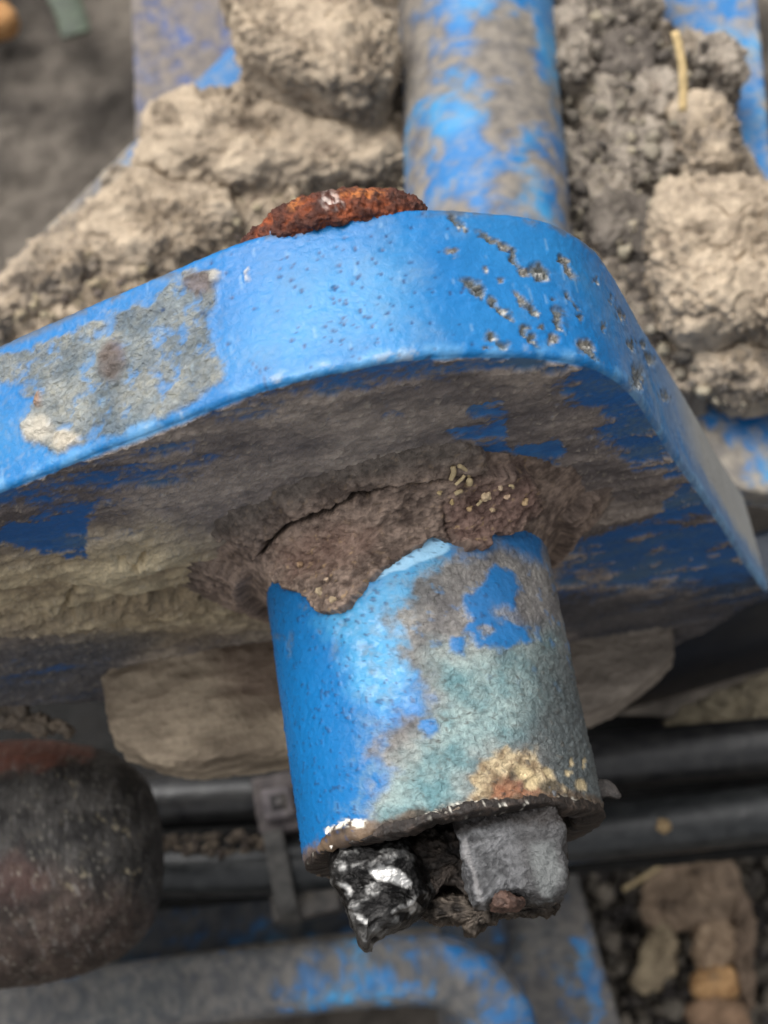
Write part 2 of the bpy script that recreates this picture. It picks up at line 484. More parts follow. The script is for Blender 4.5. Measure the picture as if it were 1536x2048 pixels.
    wear = rim1 * sst(0.0, 0.3, fbm(V, 3, 4, 0.6, 16) + k.poly([(720,690),(870,690),(870,735),(720,740)], 30, 0) * 0.4 - 0.32)
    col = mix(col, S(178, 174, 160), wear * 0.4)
    col = mix(col, S(120, 172, 206), rim1 * 0.35 * sst(-0.3, 0.4, fbm(V, 4, 4, .6, 19)))  # highlight along the front bevel, painted pale blue
    rim2 = edge * sst(TH - 2.0, TH - 0.6, V[..., 1] + 0.8 * fbm(V, 3, 3, 0.6, 17))
    col = mix(col, S(80, 86, 92), rim2 * sst(-0.05, 0.25, fbm(V, 6, 4, 0.6, 18)) * 0.8)
    scr = k.line([(500,722),(520,742),(538,790)], 2.2, 1.4, 0.4) * edge
    col = mix(col, S(40, 80, 120), scr * 0.8)
    # --- shaded face: mud dragged along it, blue showing through
    streak = fbm(V, 5, 5, 0.62, 20, stretch=(4.5, 1, 1.0))
    lump = fbm(V, 9, 4, 0.55, 21, stretch=(2.2, 1, 1))
    bias = np.zeros(sh) + 0.45
    bl = [([(-60,1000),(160,925),(330,860),(520,795),(760,730),(1000,700),(1240,745),(1250,800),(1000,748),(780,772),(560,842),(360,930),(200,1000),(60,1050),(-60,1080)], 40, 0.62),
          ([(-20,1062),(60,1040),(182,1012),(166,1112),(120,1108),(60,1092),(0,1084)], 4, 2.0),
          ([(930,798),(1012,796),(1018,900),(968,912),(955,880),(905,878),(890,868),(925,850)], 5, 1.6),
          ([(1020,868),(1120,852),(1130,900),(1080,945),(1030,942)], 8, 1.2),
          ([(770,798),(815,795),(810,840),(760,835)], 8, 1.0),
          ([(950,880),(975,880),(980,930),(955,930)], 6, .9),
          ([(1010,712),(1200,735),(1280,800),(1345,905),(1420,1010),(1480,1110),(1536,1190),(1400,1180),(1330,1010),(1240,900),(1190,840),(1180,780)], 40, 1.25),
          ([(1090,1080),(1200,980),(1330,1000),(1480,1120),(1540,1190),(1300,1200),(1110,1180)], 40, .7),
          ([(1120,1100),(1300,1050),(1470,1110),(1500,1150),(1330,1160),(1120,1190)], 22, .75),
          ([(200,1000),(420,900),(520,890),(470,950),(250,1010)], 30, .45)]
    brk = 0.6 + 0.9 * fbm(V, 5, 5, 0.65, 25, stretch=(1.6, 1, 1))
    for pts, soft, amt in bl: bias = bias - k.poly(pts, soft + 4, 2.6) * amt * np.clip(brk, 0.15, 1.25)
    for pts, soft, amt in [([(1150,960),(1320,930),(1350,990),(1280,1040),(1120,1080)], 20, .9), ([(480,830),(760,780),(900,760),(1120,780),(1180,900),(1060,960),(900,900),(480,960)], 30, .25)]:
        bias = bias + k.poly(pts, soft, 2.2) * amt
    bias = bias + 0.7 * k.poly([(-60,1125),(160,1120),(300,1060),(520,1100),(560,1250),(300,1300),(-60,1300)], 20, 3)
    mud = sst(-0.22, 0.26, bias + streak * 0.75 + fine * 0.28 + 0.15 * fbm(V, 2.5, 4, 0.6, 27))
    tan = k.poly([(-60,1110),(120,1085),(300,1050),(520,1120),(560,1240),(300,1290),(120,1260),(-60,1250)], 60, 3)
    tn = sst(-0.5, 0.7, lump + 0.4 * streak)
    mc = mix(np.zeros(sh + (3,)) + S(100, 90, 83), S(156, 142, 130), tn)
    mc = mix(mc, mix(np.zeros(sh + (3,)) + S(146, 128, 98), S(204, 186, 150), tn), tan)
    gm = k.poly([(-60,1290),(200,1260),(330,1270),(240,1330),(200,1420),(-60,1420)], 30, 2)
    mc = mix(mc, S(70, 72, 74), gm * 0.7)
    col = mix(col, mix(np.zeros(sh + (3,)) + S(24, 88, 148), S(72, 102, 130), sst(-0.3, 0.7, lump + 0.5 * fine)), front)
    mf = mud * front
    col = mix(col, mc * (0.8 + 0.4 * sst(-0.5, 0.5, fbm(V, 2.2, 4, 0.65, 24)))[..., None], mf * 0.95)
    d = d + mf * (0.35 + 0.5 * lump * (1 + tan) + 0.45 * streak + 0.42 * fbm(V, 1.6, 4, 0.65, 22))
    ridge = k.line([(-40,1240),(120,1235),(300,1215),(520,1190)], 16, 14, 2.5) * front
    d = d + ridge * 2.2 + tan * front * 1.2 * np.maximum(lump, -0.2)
    for pts, w_ in (([(130,1215),(200,1205),(240,1190),(300,1185),(360,1190)], 5), ([(225,1105),(270,1120),(285,1100)], 4), ([(150,1170),(125,1210)], 4), ([(400,1190),(520,1170)], 3)):
        d = d - k.line(pts, w_, 4, 1.2) * front * 2.0
    f[..., 0] += mf * 0.34; f[..., 1] += mf * 0.5; f[..., 2] += mf * 0.6
    spk = sst(0.46, 0.58, fbm(V, 1.1, 2, 0.5, 23)) * mf
    col = mix(col, S(190, 178, 160), spk * 0.35); d = d + spk * 0.2; f[..., 0] -= spk * 0.3
    bp_ = front * (1 - mud) * k.poly([(880,780),(1140,780),(1140,960),(880,960)], 20, 1)
    col = mix(col, S(52, 112, 168), bp_ * sst(-0.5, 0.5, fbm(V, 3, 4, .6, 26)) * 0.8)
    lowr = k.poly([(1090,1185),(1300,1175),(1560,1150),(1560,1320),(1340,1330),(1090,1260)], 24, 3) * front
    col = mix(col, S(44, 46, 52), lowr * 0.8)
    return d, col, np.clip(f, 0, 1.5)
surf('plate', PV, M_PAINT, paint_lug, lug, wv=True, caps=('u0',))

# ---- the pin
PL = 54.0; RPIN = 25.0
nth = 420
th = np.linspace(0, 2 * np.pi, nth, endpoint=False)
ys = np.concatenate([np.linspace(-0.3, 6, 4)[::-1], np.linspace(-0.5, -PL + 1.0, 250), -PL + 1.0 - np.sin(np.linspace(0, np.pi / 2, 6)[1:]) * 1.0])
rr = np.concatenate([np.full(254, RPIN), RPIN - 1 + np.cos(np.linspace(0, np.pi / 2, 6)[1:])])
PVN = np.zeros((nth, len(ys), 3))
PVN[..., 0] = np.cos(th)[:, None] * rr; PVN[..., 2] = np.sin(th)[:, None] * rr; PVN[..., 1] = ys[None]
jag = fbm(np.stack([np.cos(th) * 25, np.sin(th) * 25, th * 0], -1), 5, 4, 0.6, 31)
PVN[..., 1] -= (jag * 0.9)[:, None] * sst(-PL + 4, -PL, PVN[..., 1])

def paint_pin(V, N):
    sh = V.shape[:2]
    k = Pic(V, 7.0, 3.0)
    top = (N[..., 2] > -0.35).astype(float)
    col = np.zeros(sh + (3,)) + BLUE
    f = fin(sh, 0.36, 0.30, 0.4)
    fine = fbm(V, 0.9, 3, 0.6, 37)
    d = fbm(V, 2.0, 3, 0.5, 35) * 0.08 + fbm(V, 10, 2, 0.5, 36) * 0.12 + fbm(V, 0.9, 3, 0.6, 34) * 0.08
    tone = sst(-0.6, 0.6, fbm(V, 6, 4, 0.6, 38))
    # faded paint
    pl = k.poly([(640,1240),(760,1150),(880,1080),(900,1130),(830,1250),(840,1340),(760,1420),(700,1380),(690,1300)], 35, 2.5)
    col = mix(col, BLUE2, pl * 0.8)
    pc_ = k.poly([(745,1160),(790,1122),(840,1092),(870,1070),(900,1092),(878,1112),(840,1126),(792,1146)], 3, 0.8)
    chipm = pc_
    # film of grey mud
    film = k.poly([(770,1240),(830,1170),(900,1105),(985,1090),(1100,1040),(1160,1240),(1260,1640),(900,1660),(720,1660),(745,1600),(775,1560),(745,1500),(770,1450),(850,1420),(845,1350),(800,1325),(805,1270)], 26, 5.0)
    holes = [([(925,1190),(960,1175),(985,1130),(1030,1135),(1040,1180),(1030,1215),(1055,1250),(1065,1285),(1010,1295),(960,1290),(935,1262),(950,1240),(920,1205)], 7, 2.2),
             ([(838,1446),(862,1438),(872,1462),(845,1478)], 7, 2.2), ([(905,1270),(935,1275),(930,1310),(900,1300)], 6, 1.2), ([(1000,1060),(1080,1040),(1090,1130),(1060,1120),(1010,1090)], 14, 1.6)]
    hm = np.zeros(sh)
    for pts, s_, w_ in holes: hm = np.maximum(hm, k.poly(pts, s_, w_))
    gap = np.maximum(k.ell(1030, 1232, 42, 15, 20, 0.5, 2.5), k.ell(975, 1262, 16, 10, 0, 0.5, 2.5))
    hm = hm * (1 - gap * 0.8)
    film = film * (1 - hm * 0.95)
    film = film * (1 - 0.45 * sst(0.25, 0.5, fbm(V, 3, 4, 0.6, 39)) * sst(-40, -25, V[..., 1]))
    gcol = mix(np.zeros(sh + (3,)) + S(114, 107, 99), S(164, 157, 146), tone)
    teal = k.poly([(860,1300),(1000,1295),(1110,1270),(1120,1400),(1060,1480),(960,1510),(900,1640),(730,1660),(780,1540),(860,1470),(880,1400)], 45, 3)
    gcol = mix(gcol, mix(np.zeros(sh + (3,)) + S(102, 146, 148), S(160, 182, 176), tone), teal * 0.82)
    rgt = k.poly([(1060,1290),(1180,1300),(1260,1640),(1110,1640),(1050,1480)], 60, 2.5)
    gcol = mix(gcol, S(84, 88, 80), rgt * 0.9)
    col = mix(col, gcol, film * 0.92)
    wr = fbm(V, 1.1, 4, 0.62, 40)
    d = d + film * (0.16 + 0.34 * wr + 0.15 * tone)
    col = col * (1 - 0.3 * film * sst(0.05, -0.45, wr))[..., None]
    halo = k.poly([(700,1200),(900,1090),(1110,1040),(1240,1640),(660,1660),(690,1560),(720,1440)], 30, 5) * (1 - film)
    col = mix(col, S(96, 128, 148), halo * (1 - hm) * sst(-0.2, 0.5, fbm(V, 2.2, 5, 0.65, 33)) * 0.6)
    f[..., 0] += film * 0.12; f[..., 1] += film * 0.9; f[..., 2] += film * 0.5
    hal = k.poly([(700,1240),(820,1180),(850,1330),(780,1420),(690,1330)], 40, 3) * (1 - film)
    sp = sst(0.1, 0.4, fbm(V, 1.8, 4, 0.6, 41)) * hal
    col = mix(col, PALE, sp * 0.6); d = d + sp * 0.12  # bright highlight on the pin painted as pale specks
    for (cx, cy, rx, ry, an) in ((578,1290,8,26,-80),(672,1292,9,30,-75),(735,1300,16,12,0),(690,1250,8,12,0),(610,1215,12,8,30),(560,1275,6,14,0),(745,1345,8,6,0),(640,1262,9,6,0)):
        m = k.ell(cx, cy, rx, ry, an + 90 if ry > rx else an, 0.45, 0.9)
        col = mix(col, S(84, 104, 120), m * 0.5 * sst(-0.4, 0.2, fine)); d = d + m * 0.16
    col = mix(col, S(150, 196, 224), chipm * 0.9); d = d + chipm * 0.1
    # bare rusty patch near the free end
    cr = k.poly([(925,1640),(940,1590),(948,1560),(965,1525),(1000,1496),(1035,1506),(1070,1498),(1092,1535),(1112,1562),(1140,1575),(1175,1606),(1215,1622),(1225,1650)], 10, 3.0)
    col = mix(col, mix(np.zeros(sh + (3,)) + S(138, 118, 90), S(206, 186, 150), sst(-0.4, 0.5, fbm(V, 1.7, 4, 0.6, 42))), cr * sst(-0.5, 0.0, fbm(V, 2.5, 3, 0.6, 43) + 0.25))
    d = d + cr * (0.1 + 0.35 * fbm(V, 1.4, 4, 0.62, 44))
    ru = k.poly([(970,1610),(990,1560),(1020,1545),(1060,1570),(1110,1590),(1130,1612),(1000,1625)], 10, 2.2)
    col = mix(col, mix(np.zeros(sh + (3,)) + S(104, 62, 46), S(160, 96, 64), tone), ru * 0.8)
    for (cx, cy, rx, ry) in ((1028,1545,9,14),(1105,1575,22,16),(1075,1560,8,10)):
        col = mix(col, S(66, 62, 52), k.ell(cx, cy, rx, ry, 20, 0.4, 1.2) * 0.8)
    for (cx, cy, rx, ry) in ((1050,1545,18,10),(1070,1565,12,16),(1100,1545,10,8),(1145,1525,5,8),(1170,1525,4,10),(1140,1545,6,6),(1165,1570,12,10)):
        m = k.ell(cx, cy, rx, ry, 30, 0.4, 1.2)
        col = mix(col, S(216, 194, 150), m * 0.75); d = d + m * 0.3
    # bare edge of the rim
    ch = k.poly([(630,1760),(640,1690),(662,1652),(700,1640),(735,1645),(760,1668),(850,1640),(900,1640),(900,1700),(640,1790)], 3, 1.4)
    col = mix(col, mix(np.zeros(sh + (3,)) + S(34, 28, 25), S(72, 60, 52), tone), ch); d = d - ch * 0.5
    e = sst(-PL + 2.2, -PL + 0.9, V[..., 1] + 1.2 * fbm(V, 3, 4, 0.65, 45))
    col = mix(col, mix(np.zeros(sh + (3,)) + S(70, 58, 48), S(120, 100, 80), tone), e * 0.9)
    for pts in ([(870,1625),(930,1605),(990,1604)], [(1120,1600),(1160,1606),(1200,1618),(1222,1640)], [(655,1660),(690,1645),(725,1648)], [(820,1640),(860,1625)]):
        m = k.line(pts, 7, 4, 1.3)
        col = mix(col, S(226, 220, 204), m * sst(-0.2, 0.2, fine)); d = d + m * 0.3
    # specks and pits
    pit = sst(0.44, 0.56, fbm(V, 1.0, 2, 0.5, 46))
    col = mix(col, mix(np.zeros(sh + (3,)) + S(28, 60, 100), S(84, 82, 76), film), pit * 0.65 * (1 - film * 0.6 * sst(-0.3, 0.3, fbm(V, 8, 3, 0.5, 48)))); d = d - pit * 0.12
    edr = sst(0.965, 1.0, np.abs(N[..., 0])) * (V[..., 0] > 0)
    d = d + edr * 0.3 * np.maximum(fbm(V, 2.2, 4, 0.6, 47), 0)
    return d, col, np.clip(f, 0, 1.5)
pin = surf('pin', PVN, M_PAINT, paint_pin, lug, wu=True, flip=True)

# ---- broken end face of the pin, inside the rim
re_ = np.linspace(24.3, 0.2, 60)
EV = np.zeros((240, 60, 3)); t3 = np.linspace(0, 2 * np.pi, 240, endpoint=False)
EV[..., 0] = np.cos(t3)[:, None] * re_; EV[..., 2] = np.sin(t3)[:, None] * re_
EV[..., 1] = -PL + 0.4 + 2.2 * sst(24, 20, re_)[None]
def paint_end(V, N):
    sh = V.shape[:2]
    n = fbm(V, 3, 5, 0.6, 50)
    col = mix(np.zeros(sh + (3,)) + S(36, 30, 27), S(84, 72, 64), sst(-0.2, 0.7, n))
    return n * 0.9, col, fin(sh, 0.42, 1.0, 1)
surf('broken_face', EV, M_METAL, paint_end, pin, wu=True, caps=('v1',))

# torn lip round the end
a3 = np.radians(np.linspace(-200, 25, 260))[::-1]
LP = ((24.4, 1.6), (24.75, 0.5), (24.85, -0.1), (24.7, -0.35), (24.0, -.5), (23.0, -.6), (22.0, -.62), (21.2, -.6), (20.4, -.5), (19.9, -.2), (19.6, .5), (19.5, 2.0), (19.5, 4.0))
LV = np.zeros((420, len(LP), 3))
a3 = np.radians(np.linspace(-215, 35, 420))[::-1]
jl = fbm(np.stack([np.cos(a3) * 25, np.sin(a3) * 25, a3 * 0], -1), 9, 5, 0.6, 52)
il = fbm(np.stack([np.cos(a3) * 25, np.sin(a3) * 25, a3 * 0], -1), 7, 5, 0.6, 57)
for j, (r_, y_) in enumerate(LP):
    r2 = r_ + (il * 1.6 if r_ < 23 else 0)
    LV[:, j, 0] = np.cos(-a3) * r2; LV[:, j, 2] = np.sin(-a3) * r2
    LV[:, j, 1] = -PL + y_ - np.maximum(jl + 0.1, -0.25) * 1.3 * (y_ < 1.0)
def paint_lip(V, N):
    sh = V.shape[:2]; n = fbm(V, 2, 5, 0.6, 53)
    n2 = fbm(V, 0.8, 4, 0.6, 56, stretch=(6, 1, 1)); n = 0.6 * n + 0.6 * n2
    col = mix(np.zeros(sh + (3,)) + S(36, 31, 28), S(86, 74, 66), sst(-0.1, 0.7, n))
    wh = sst(0.42, 0.6, fbm(V, 2.0, 4, 0.65, 54)) * (V[..., 2] > 4) * sst(-PL - 0.9, -PL + 0.1, V[..., 1] + 0.6 * fbm(V, 2.5, 3, 0.6, 55))
    col = mix(col, S(220, 214, 200), wh * 0.8)
    return n * 0.2, col, fin(sh, 0.38, 1, 1)
surf('torn_lip', LV, M_MUD, paint_lip, pin, flip=True)

# ---- what is left of the broken core: two greasy chunks with a slot between them
def metal_paint(c0, c1, rough, amp, seed, size=3.0, ridge=False):
    def p(V, N):
        sh = V.shape[:-1]
        n = fbm(V, size, 5, 0.6, seed, ridge=ridge)
        return n * amp, mix(np.zeros(sh + (3,)) + c0, c1, sst(-0.5, 0.7, n)), fin(sh, rough, 1.0, 1)
    return p
def chunk_black(V, N):
    sh = V.shape[:-1]
    n = fbm(V, 6.0, 4, 0.5, 61, ridge=True, stretch=(1.6, 1, 1)); n2 = fbm(V, 8, 3, 0.5, 62); n3 = fbm(V, 3.0, 4, 0.6, 60, stretch=(1.5, 1, 1))
    col = mix(np.zeros(sh + (3,)) + S(52, 50, 49), S(236, 234, 230), sst(0.0, 0.45, n3 + 0.3 * n2))
    k = Pic(V, 5, 3)
    col = mix(col * 0.35, S(96, 94, 92), sst(0.1, 0.6, n2))
    for pts in ([(738,1740),(765,1732),(800,1738),(830,1762),(822,1774),(790,1766),(755,1760)], [(676,1764),(690,1762),(706,1780),(698,1788)], [(816,1806),(836,1792),(838,1818),(824,1824)], [(696,1818),(730,1840),(728,1848)], [(738,1884),(752,1878),(740,1902)]):
        m = k.poly(pts, 5, 1.4); col = mix(col, S(225, 223, 219), m)  # glossy glints painted near white
    return n * 0.7 + n2 * 1.2 + n3 * 0.35, col * 0.7, fin(sh, 0.3, 0.8, 1)
def chunk_grey(V, N):
    sh = V.shape[:-1]
    k = Pic(V, 5, 2)
    n = fbm(V, 1.3, 4, 0.65, 63) * 0.8 + fbm(V, 6, 2, 0.5, 58) * 0.5
    col = mix(np.zeros(sh + (3,)) + S(62, 62, 63), S(112, 112, 113), sst(-0.5, 0.6, n))
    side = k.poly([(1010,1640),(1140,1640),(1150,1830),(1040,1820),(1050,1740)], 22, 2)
    col = mix(col, S(66, 65, 65), side * 0.85)  # rounded side's fall into shade painted darker
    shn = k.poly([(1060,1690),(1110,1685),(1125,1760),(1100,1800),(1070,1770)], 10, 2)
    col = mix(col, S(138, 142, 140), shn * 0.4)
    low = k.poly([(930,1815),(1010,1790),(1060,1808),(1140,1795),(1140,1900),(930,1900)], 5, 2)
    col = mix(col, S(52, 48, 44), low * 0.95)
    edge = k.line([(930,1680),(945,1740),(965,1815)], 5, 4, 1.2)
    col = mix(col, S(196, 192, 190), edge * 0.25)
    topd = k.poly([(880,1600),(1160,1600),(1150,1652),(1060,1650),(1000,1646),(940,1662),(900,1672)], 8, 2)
    col = mix(col, S(46, 42, 40), topd * 0.9)  # contact shade by the pin end painted dark
    n4 = fbm(V, 5, 3, 0.5, 59)
    return n * 0.5 + n4 * 0.9 + low * 0.5 * fbm(V, 2, 4, .6, 64), col, fin(sh, 0.3, 1.3, 0.8)
slab('broken_chunk', [(660,1740),(672,1690),(745,1676),(810,1680),(850,1742),(862,1790),(850,1822),(812,1848),(775,1868),(748,1888),(736,1906),(722,1890),(705,1850),(688,1806),(670,1776)], 2, 8.0, 8.5, M_METAL, chunk_black, pin, p=3.4, nth=280, nph=120, pr=5.0, crisp=True)
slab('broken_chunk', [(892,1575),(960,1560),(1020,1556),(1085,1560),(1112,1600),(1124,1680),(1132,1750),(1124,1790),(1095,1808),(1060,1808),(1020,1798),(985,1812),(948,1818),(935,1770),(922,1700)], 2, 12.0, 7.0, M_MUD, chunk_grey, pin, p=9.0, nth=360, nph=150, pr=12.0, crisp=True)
slab('broken_core', [(700,1700),(800,1660),(880,1640),(1000,1632),(1110,1640),(1130,1700),(1128,1780),(1060,1812),(955,1822),(925,1812),(905,1790),(868,1800),(850,1830),(800,1835),(740,1800),(690,1760)], 2, 3.0, 6.5, M_METAL, metal_paint(S(26,24,23), S(70,62,56), 0.42, 1.2, 65), pin, p=4, nth=200, nph=70, pr=4)
slab('torn_scrap', [(850,1802),(900,1790),(960,1808),(1010,1812),(1060,1818),(1120,1806),(1110,1826),(1060,1834),(1010,1830),(985,1848),(945,1870),(930,1866),(928,1845),(880,1845),(850,1838)], 2, 6.0, 3.2, M_METAL, metal_paint(S(30,27,25), S(104,94,84), 0.35, 1.3, 66, 2.2), pin, p=3, nth=240, nph=50, pr=4)
slab('rust_lump', [(978,1795),(990,1782),(1012,1780),(1030,1792),(1052,1806),(1030,1820),(1000,1822),(982,1815)], 2, 16.0, 3.2, M_RUST, metal_paint(S(60,46,40), S(92,70,60), 0.5, 0.6, 67, 1.6), pin, p=3, nth=90, nph=40)
slab('paint_flake', [(1178,1564),(1216,1560),(1241,1588),(1236,1598),(1212,1594),(1184,1602)], 2, 2.0, 0.5, M_MUD, metal_paint(S(40,37,35), S(60,55,52), 0.5, 0.1, 68, 1.6), pin, p=4, nth=60, nph=16)
slab('paint_flake', [(652,1662),(664,1646),(700,1640),(722,1643),(716,1652),(690,1656),(672,1680),(662,1698)], 2, 16.0, 0.6, M_MUD, metal_paint(S(196,188,176), S(232,228,220), 0.35, 0.3, 69, 1.6), pin, p=4, nth=80, nph=16)

# ---- collar of caked mud where the pin leaves the plate
ncu, ncv = 420, 150
tc_ = np.linspace(math.radians(-50), math.radians(230), ncu)
yc = np.linspace(1.0, -23.0, ncv)
flare = 12.0 * np.clip(1 - (0.0 - yc) / 11.5, 0, 1.2) ** 1.75
CV = np.zeros((ncu, ncv, 3))
rc = RPIN + 0.3 + flare[None] * (1 + 0.16 * np.sin(tc_ * 2.1)[:, None] + 0.22 * fbm(np.stack([np.cos(tc_) * 30, np.sin(tc_) * 30, tc_ * 0], -1), 12, 4, .55, 70)[:, None] * sst(-6, 0, yc)[None])
CV[..., 0] = np.cos(tc_)[:, None] * rc; CV[..., 2] = np.sin(tc_)[:, None] * rc; CV[..., 1] = yc[None]
def paint_collar(V, N):
    sh = V.shape[:2]
    k = Pic(V, 7, 3)
    reach = k.poly([(360,900),(480,830),(700,790),(900,860),(965,900),(975,945),(1060,945),(1082,985),(1085,1020),(1050,1050),(1010,1068),(985,1070),(975,1090),(930,1102),(900,1085),(868,1075),(820,1105),(770,1140),(735,1160),(715,1195),(690,1228),(655,1235),(625,1205),(600,1185),(560,1165),(525,1120),(505,1095),(400,1060)], 3.5, 1.6)
    reach = np.maximum(reach, sst(-7, -4, V[..., 1]) * (V[..., 2] < 8))
    n = fbm(V, 5, 5, 0.6, 71); fine = fbm(V, 1.3, 4, 0.62, 72)
    thick = 1.0 + 0.8 * n + 0.6 * fine
    tip = k.poly([(560,1130),(640,1060),(720,1100),(760,1150),(690,1235),(640,1235)], 30, 2)
    thick = thick + tip * (0.5 + 0.9 * np.maximum(fbm(V, 1.8, 4, 0.6, 73), -0.3))
    face_side = sst(1.0, -2.6, V[..., 1] + 1.2 * n)
    thick = thick * (0.3 + 0.7 * face_side)
    crack = k.line([(520,1112),(545,1075),(575,1048),(610,1030),(660,1020),(690,998),(730,985),(772,966)], 4.5, 3, 1.3)
    crack = np.maximum(crack, k.line([(772,966),(800,962),(830,962),(870,955),(960,950)], 2.5, 3, 1.6) * 0.7)
    crack = np.maximum(crack, k.line([(885,1000),(885,1040),(900,1085)], 2.0, 2, 1.2) * 0.5)
    lipe = k.poly([(500,880),(770,830),(965,880),(968,930),(800,958),(700,985),(600,1030),(520,1090),(430,1040)], 10, 1.5)
    thick = thick + lipe * 0.5
    crk = sst(0.3, 0.9, crack)
    d = np.where(reach > 0.5, thick, 0) * sst(0.35, 0.75, reach) - 1.6 * (1 - sst(0.2, 0.55, reach)) - crack * 2.4
    tone = sst(-0.6, 0.7, 0.7 * n + 0.9 * fine)
    col = mix(np.zeros(sh + (3,)) + S(88, 74, 66), S(162, 141, 126), tone)
    rd = k.poly([(930,960),(1060,950),(1085,1020),(1000,1070),(980,1100),(900,1085),(880,1010)], 25, 3)
    col = mix(col, mix(np.zeros(sh + (3,)) + S(86, 62, 56), S(132, 102, 92), tone), rd * 0.7)
    rl = k.poly([(560,1080),(680,1040),(760,1060),(720,1130),(580,1160)], 25, 3)
    col = mix(col, S(140, 110, 96), rl * 0.45)
    upd = k.poly([(380,880),(700,780),(960,860),(960,930),(780,950),(600,1010),(520,1080),(380,1060)], 30, 2)
    col = mix(col, mix(np.zeros(sh + (3,)) + S(84, 76, 70), S(122, 111, 102), tone), np.clip(upd * 0.5 + (1 - face_side) * 0.8, 0, 1))
    col = mix(col, S(26, 22, 20), crk * 0.85)  # shade deep in the crack painted into the mud colour
    spk = sst(0.42, 0.55, fbm(V, 1.2, 3, 0.6, 74)) * np.clip(0.25 + rd + tip, 0, 1)
    col = mix(col, S(190, 160, 120), spk * 0.6)
    ff = fin(sh, 0.55, 1.6, 0.9); ff[..., 0] -= 0.2 * np.clip(tip + rd + rl, 0, 1)
    return d, col, ff
collar = surf('mud_collar', CV, M_MUD, paint_collar, lug)
def on_pin(px, dr=1.0, y=None):
    """photo point laid on the pin's skin"""
    r = _F + (px[0] - 768) / FPX * _R - (px[1] - 1024) / FPX * _U
    R_ = RPIN + dr
    a = r[0] ** 2 + r[2] ** 2; b = 2 * (CAM[0] * r[0] + CAM[2] * r[2]); c = CAM[0] ** 2 + CAM[2] ** 2 - R_ * R_
    dsc = b * b - 4 * a * c
    t = (-b - math.sqrt(max(dsc, 0))) / (2 * a)
    return CAM + t * r
_cv = np.zeros(len(collar.data.vertices) * 3, np.float32); collar.data.vertices.foreach_get('co', _cv)
_cv = _cv.reshape(-1, 3) / MM + np.array(lug.location) / MM
_cx, _cy = proj(_cv)
_cr = np.hypot(_cv[:, 0], _cv[:, 2])
def on_mud(px, up=0.3):
    d2 = (_cx - px[0]) ** 2 + (_cy - px[1]) ** 2
    d2 = d2 + np.where(_cv[:, 2] < 0, 1e5, 0)
    q = _cv[np.argmin(d2)]
    n = np.array([q[0], -8.0, q[2]]); n /= np.linalg.norm(n)
    r = on_pin(px, 1.2)
    if math.sqrt(d2.min()) > 8 or q[2] < r[2]: q = r; n = np.array([r[0], 0, r[2]]) / np.hypot(r[0], r[2])
    return q + n * up
# chaff and grit stuck in the mud
def straw(name, p0, p1, r, c, parent=None, bend=0.0):
    p0, p1 = np.array(p0, float), np.array(p1, float)
    mid = (p0 + p1) / 2 + np.array([bend, 0, abs(bend)])
    cc = np.array(c)
    def pp(V, N):
        n = fbm(V, 1.5, 3, 0.6, 80)
        return n * r * 0.25, mix(np.zeros(V.shape[:-1] + (3,)) + cc * 0.75, cc, sst(-0.5, 0.5, n)), fin(V.shape[:-1], 0.6, 0.6, 0.6)
    return tube(name, [p0, mid, p1], r, M_STRAW, pp, parent, nu=14, nv=8)
for a_, b_, r_ in (((903,936),(899,962),.42), ((913,931),(935,957),.36), ((925,952),(908,972),.3), ((931,958),(937,972),.5), ((906,990),(921,983),.34), ((958,1004),(949,1012),.26), ((1012,972),(1021,977),.24)):
    straw('chaff', on_mud(a_, 0.6), on_mud(b_, 0.7), r_, S(190, 170, 132), lug, 0.25)
def grit_paint(c):
    def pp(V, N):
        n = fbm(V, 0.8, 3, 0.6, 82)
        return n * 0.45, mix(np.zeros(V.shape[:-1] + (3,)) + np.array(c) * 0.7, c, sst(-0.4, 0.4, n)), fin(V.shape[:-1], 0.6, 0.8, 0.8)
    return pp
def pebble(name, c, r, mat, paint, parent=None, n=(18, 12), sq=(1, 1, 1)):
    t = np.linspace(0, 2 * np.pi, n[0], endpoint=False); q = np.linspace(-np.pi / 2 + 0.02, np.pi / 2 - 0.02, n[1])
    V = np.stack([np.cos(t)[:, None] * np.cos(q)[None], np.sin(t)[:, None] * np.cos(q)[None], np.sin(q)[None] + 0 * t[:, None]], -1)
    V = np.array(c) + V * r * np.array(sq)
    return surf(name, V, mat, paint, parent, wu=True, caps=('v0', 'v1'))
for (x, y, r_, c_) in ((973,994,1.0,S(222,196,160)), (1012,993,.6,S(210,180,150)), (940,1015,.5,S(190,160,120)), (1050,1002,.8,S(200,170,130)), (1072,1022,.7,S(190,160,130)), (905,1005,.6,S(190,165,120)), (985,1020,.5,S(200,175,140)), (1000,975,.45,S(205,180,150)), (880,985,.5,S(180,160,120)), (640,1185,.8,S(190,170,140)), (668,1200,.8,S(180,160,130)), (600,1130,.6,S(170,140,110)), (655,1160,.6,S(200,175,150))):
    pebble('grit', on_mud((x, y), 0.1), r_ * 0.75, M_MUD, grit_paint(c_), lug)

